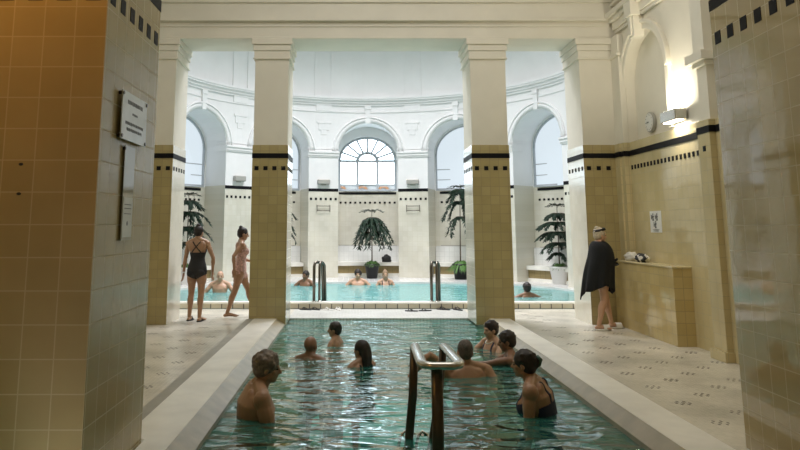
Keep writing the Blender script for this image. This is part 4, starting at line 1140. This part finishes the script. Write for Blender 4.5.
# bathers in the front pool (local z = 0 is the basin floor at -1.2)
B0 = -1.2
def seat_pose(pz, kn=.42, dz=.08): return dict(feet={-1: VV(-.14, kn, dz), 1: VV(.14, kn, dz)}, knees={-1: VV(-.1, 1, .6), 1: VV(.1, 1, .6)})
person('grey curly-haired man seated in the water at the left edge, in profile', (-.95, 6.50, B0), D(-74), 1.84, 1.28, 'm', pz=.83, lean=(0, .20),
    hands={-1: VV(-.12, .42, .98), 1: VV(.16, .38, .96)}, elbows={-1: VV(-.7, -.3, -1), 1: VV(.7, -.3, -1)}, head=(-12, -6, 0), sk='tan', hair='grey', style='curly', wear=('trunks', 'trunks'), vox=.008, headfwd=.02, **seat_pose(.86))
person('bald man up to his neck in the front pool, seen from behind', (-.57, 9.2, B0), D(-18), 1.72, 1.05, 'm', pz=.62, lean=(0, .10),
    head=(-10, 0, 0), sk='brown', hair='buzz', style='bald', wear=('trunks', 'trunks'), vox=.010, hands={-1: VV(-.42, .25, 1.0), 1: VV(.42, .25, 1.0)}, **seat_pose(.6, .3))
person('boy with short dark hair facing left in the front pool', (-.26, 10.3, B0), D(72), 1.50, .92, 'm', pz=.76, head=(6, 0, 0), sk='tan', hair='dark', style='short', wear=('trunks', 'trunks'), vox=.010,
    hands={-1: VV(-.3, .25, .9), 1: VV(.3, .25, .9)}, **seat_pose(.76, .15))
person('woman with long dark hair in the front pool, seen from behind', (.10, 8.72, B0), D(38), 1.58, .95, 'f', pz=.71, head=(14, 0, 0), sk='tan', hair='dark', style='long', wear=('swim_black', 'plain'), vox=.010,
    hands={-1: VV(-.35, .25, .95), 1: VV(.35, .25, .95)}, **seat_pose(.7, .3))
person('broad-shouldered man with cropped hair seen from behind, one arm out to the handrail', (1.29, 8.1, B0), D(4), 1.84, 1.18, 'm', pz=.685, lean=(-.04, .08), head=(-3, -4, 0), sk='tan', hair='buzz', style='buzz', wear=('trunks', 'trunks'), vox=.009,
    hands={-1: VV(-.62, .02, 1.225), 1: VV(.42, .16, .86)}, elbows={-1: VV(0, -.5, .8), 1: VV(.4, -.6, -.8)}, **seat_pose(.7, .35))
tN, i = person('dark-haired woman with a pale necklace at the right edge, farthest of the three there', (1.89, 9.85, B0), D(118), 1.66, 1.0, 'f', pz=.76, head=(-4, -4, 0), sk='fair', hair='dark', style='short', wear=('swim_navy', 'plain'), vox=.010,
    hands={-1: VV(-.2, .4, 1.05), 1: VV(.2, .4, 1.05)}, **seat_pose(.8))
mb = MB(); NB = i['NB']; pts = []
for k in range(25):
    a = 2 * PI * k / 24; pts.append(NB + i['Rv'] * math.cos(a) * .062 + i['Fv'] * (math.sin(a) * .062 + (.03 if math.sin(a) > 0 else 0)) + V((0, 0, .0 - .035 * max(0, math.sin(a)))))
mb.tube(pts, .006, 6); mb.build('necklace', M['gold'], tN, True)
person('short-haired woman facing left, between the necklace wearer and the woman in navy', (1.96, 8.86, B0), D(82), 1.68, 1.06, 'f', pz=.755, lean=(0, .10), head=(0, -8, 0), sk='brown', hair='dark', style='short', wear=('swim_black', 'plain'), vox=.009,
    hands={-1: VV(-.12, .60, 1.14), 1: VV(.2, .5, 1.05)}, elbows={-1: VV(-.6, 0, -.4), 1: VV(.6, 0, -.4)}, **seat_pose(.8))
person('woman in a navy swimsuit with her dark hair clipped up, near the right edge', (1.78, 6.55, B0), D(68), 1.70, 1.32, 'f', pz=.92, lean=(0, .36), head=(-4, -2, 0), sk='tan', hair='dark', style='clip', wear=('swim_navy', 'plain'), vox=.007,
    hands={-1: VV(-.24, .22, .74), 1: VV(.24, .30, .80)}, elbows={-1: VV(-.7, -.6, -.4), 1: VV(.7, -.6, -.4)}, headfwd=.015, **seat_pose(.85))
# bathers in the round pool (basin floor at -1.0)
B1 = -1.0
person('bald man in the round pool behind the two standing women', (-3.2, 17.1, B1), D(180), 1.74, 1.0, 'm', pz=.76, head=(6, 0, 0), sk='fair', hair='grey', style='bald', wear=('trunks', 'trunks'), vox=.012,
    hands={-1: VV(-.3, .3, 1.0), 1: VV(.3, .3, 1.0)}, **seat_pose(.7, .35))
person('bather half hidden behind the left handrail of the round pool', (-1.27, 18.95, B1), D(150), 1.66, 1.0, 'm', pz=.69, head=(0, 0, 0), sk='brown', hair='dark', style='short', wear=('trunks', 'trunks'), vox=.012,
    hands={-1: VV(-.3, .3, 1.0), 1: VV(.3, .3, 1.0)}, **seat_pose(.7, .35))
person('dark-haired bather at the back edge of the round pool, left of the black pot', (.12, 19.25, B1), D(178), 1.72, 1.0, 'm', pz=.67, head=(0, 0, 0), sk='fair', hair='dark', style='curly', wear=('trunks', 'trunks'), vox=.012,
    hands={-1: VV(-.30, .25, .98), 1: VV(.28, .25, .98)}, **seat_pose(.7, .4))
person('fair-haired bather at the back edge of the round pool, right of the black pot', (.86, 19.25, B1), D(184), 1.66, .95, 'f', pz=.68, head=(0, 0, 0), sk='fair', hair='fairh', style='bun', wear=('swim_black', 'plain'), vox=.012,
    hands={-1: VV(-.2, .25, .95), 1: VV(.2, .25, .95)}, **seat_pose(.7, .4))
person('dark-haired bather seen from behind in the round pool, right opening', (3.88, 15.95, B1), D(8), 1.68, 1.0, 'm', pz=.60, head=(0, 0, 0), sk='brown', hair='dark', style='short', wear=('trunks', 'trunks'), vox=.011,
    hands={-1: VV(-.4, .3, 1.0), 1: VV(.4, .3, 1.0)}, **seat_pose(.6, .3))
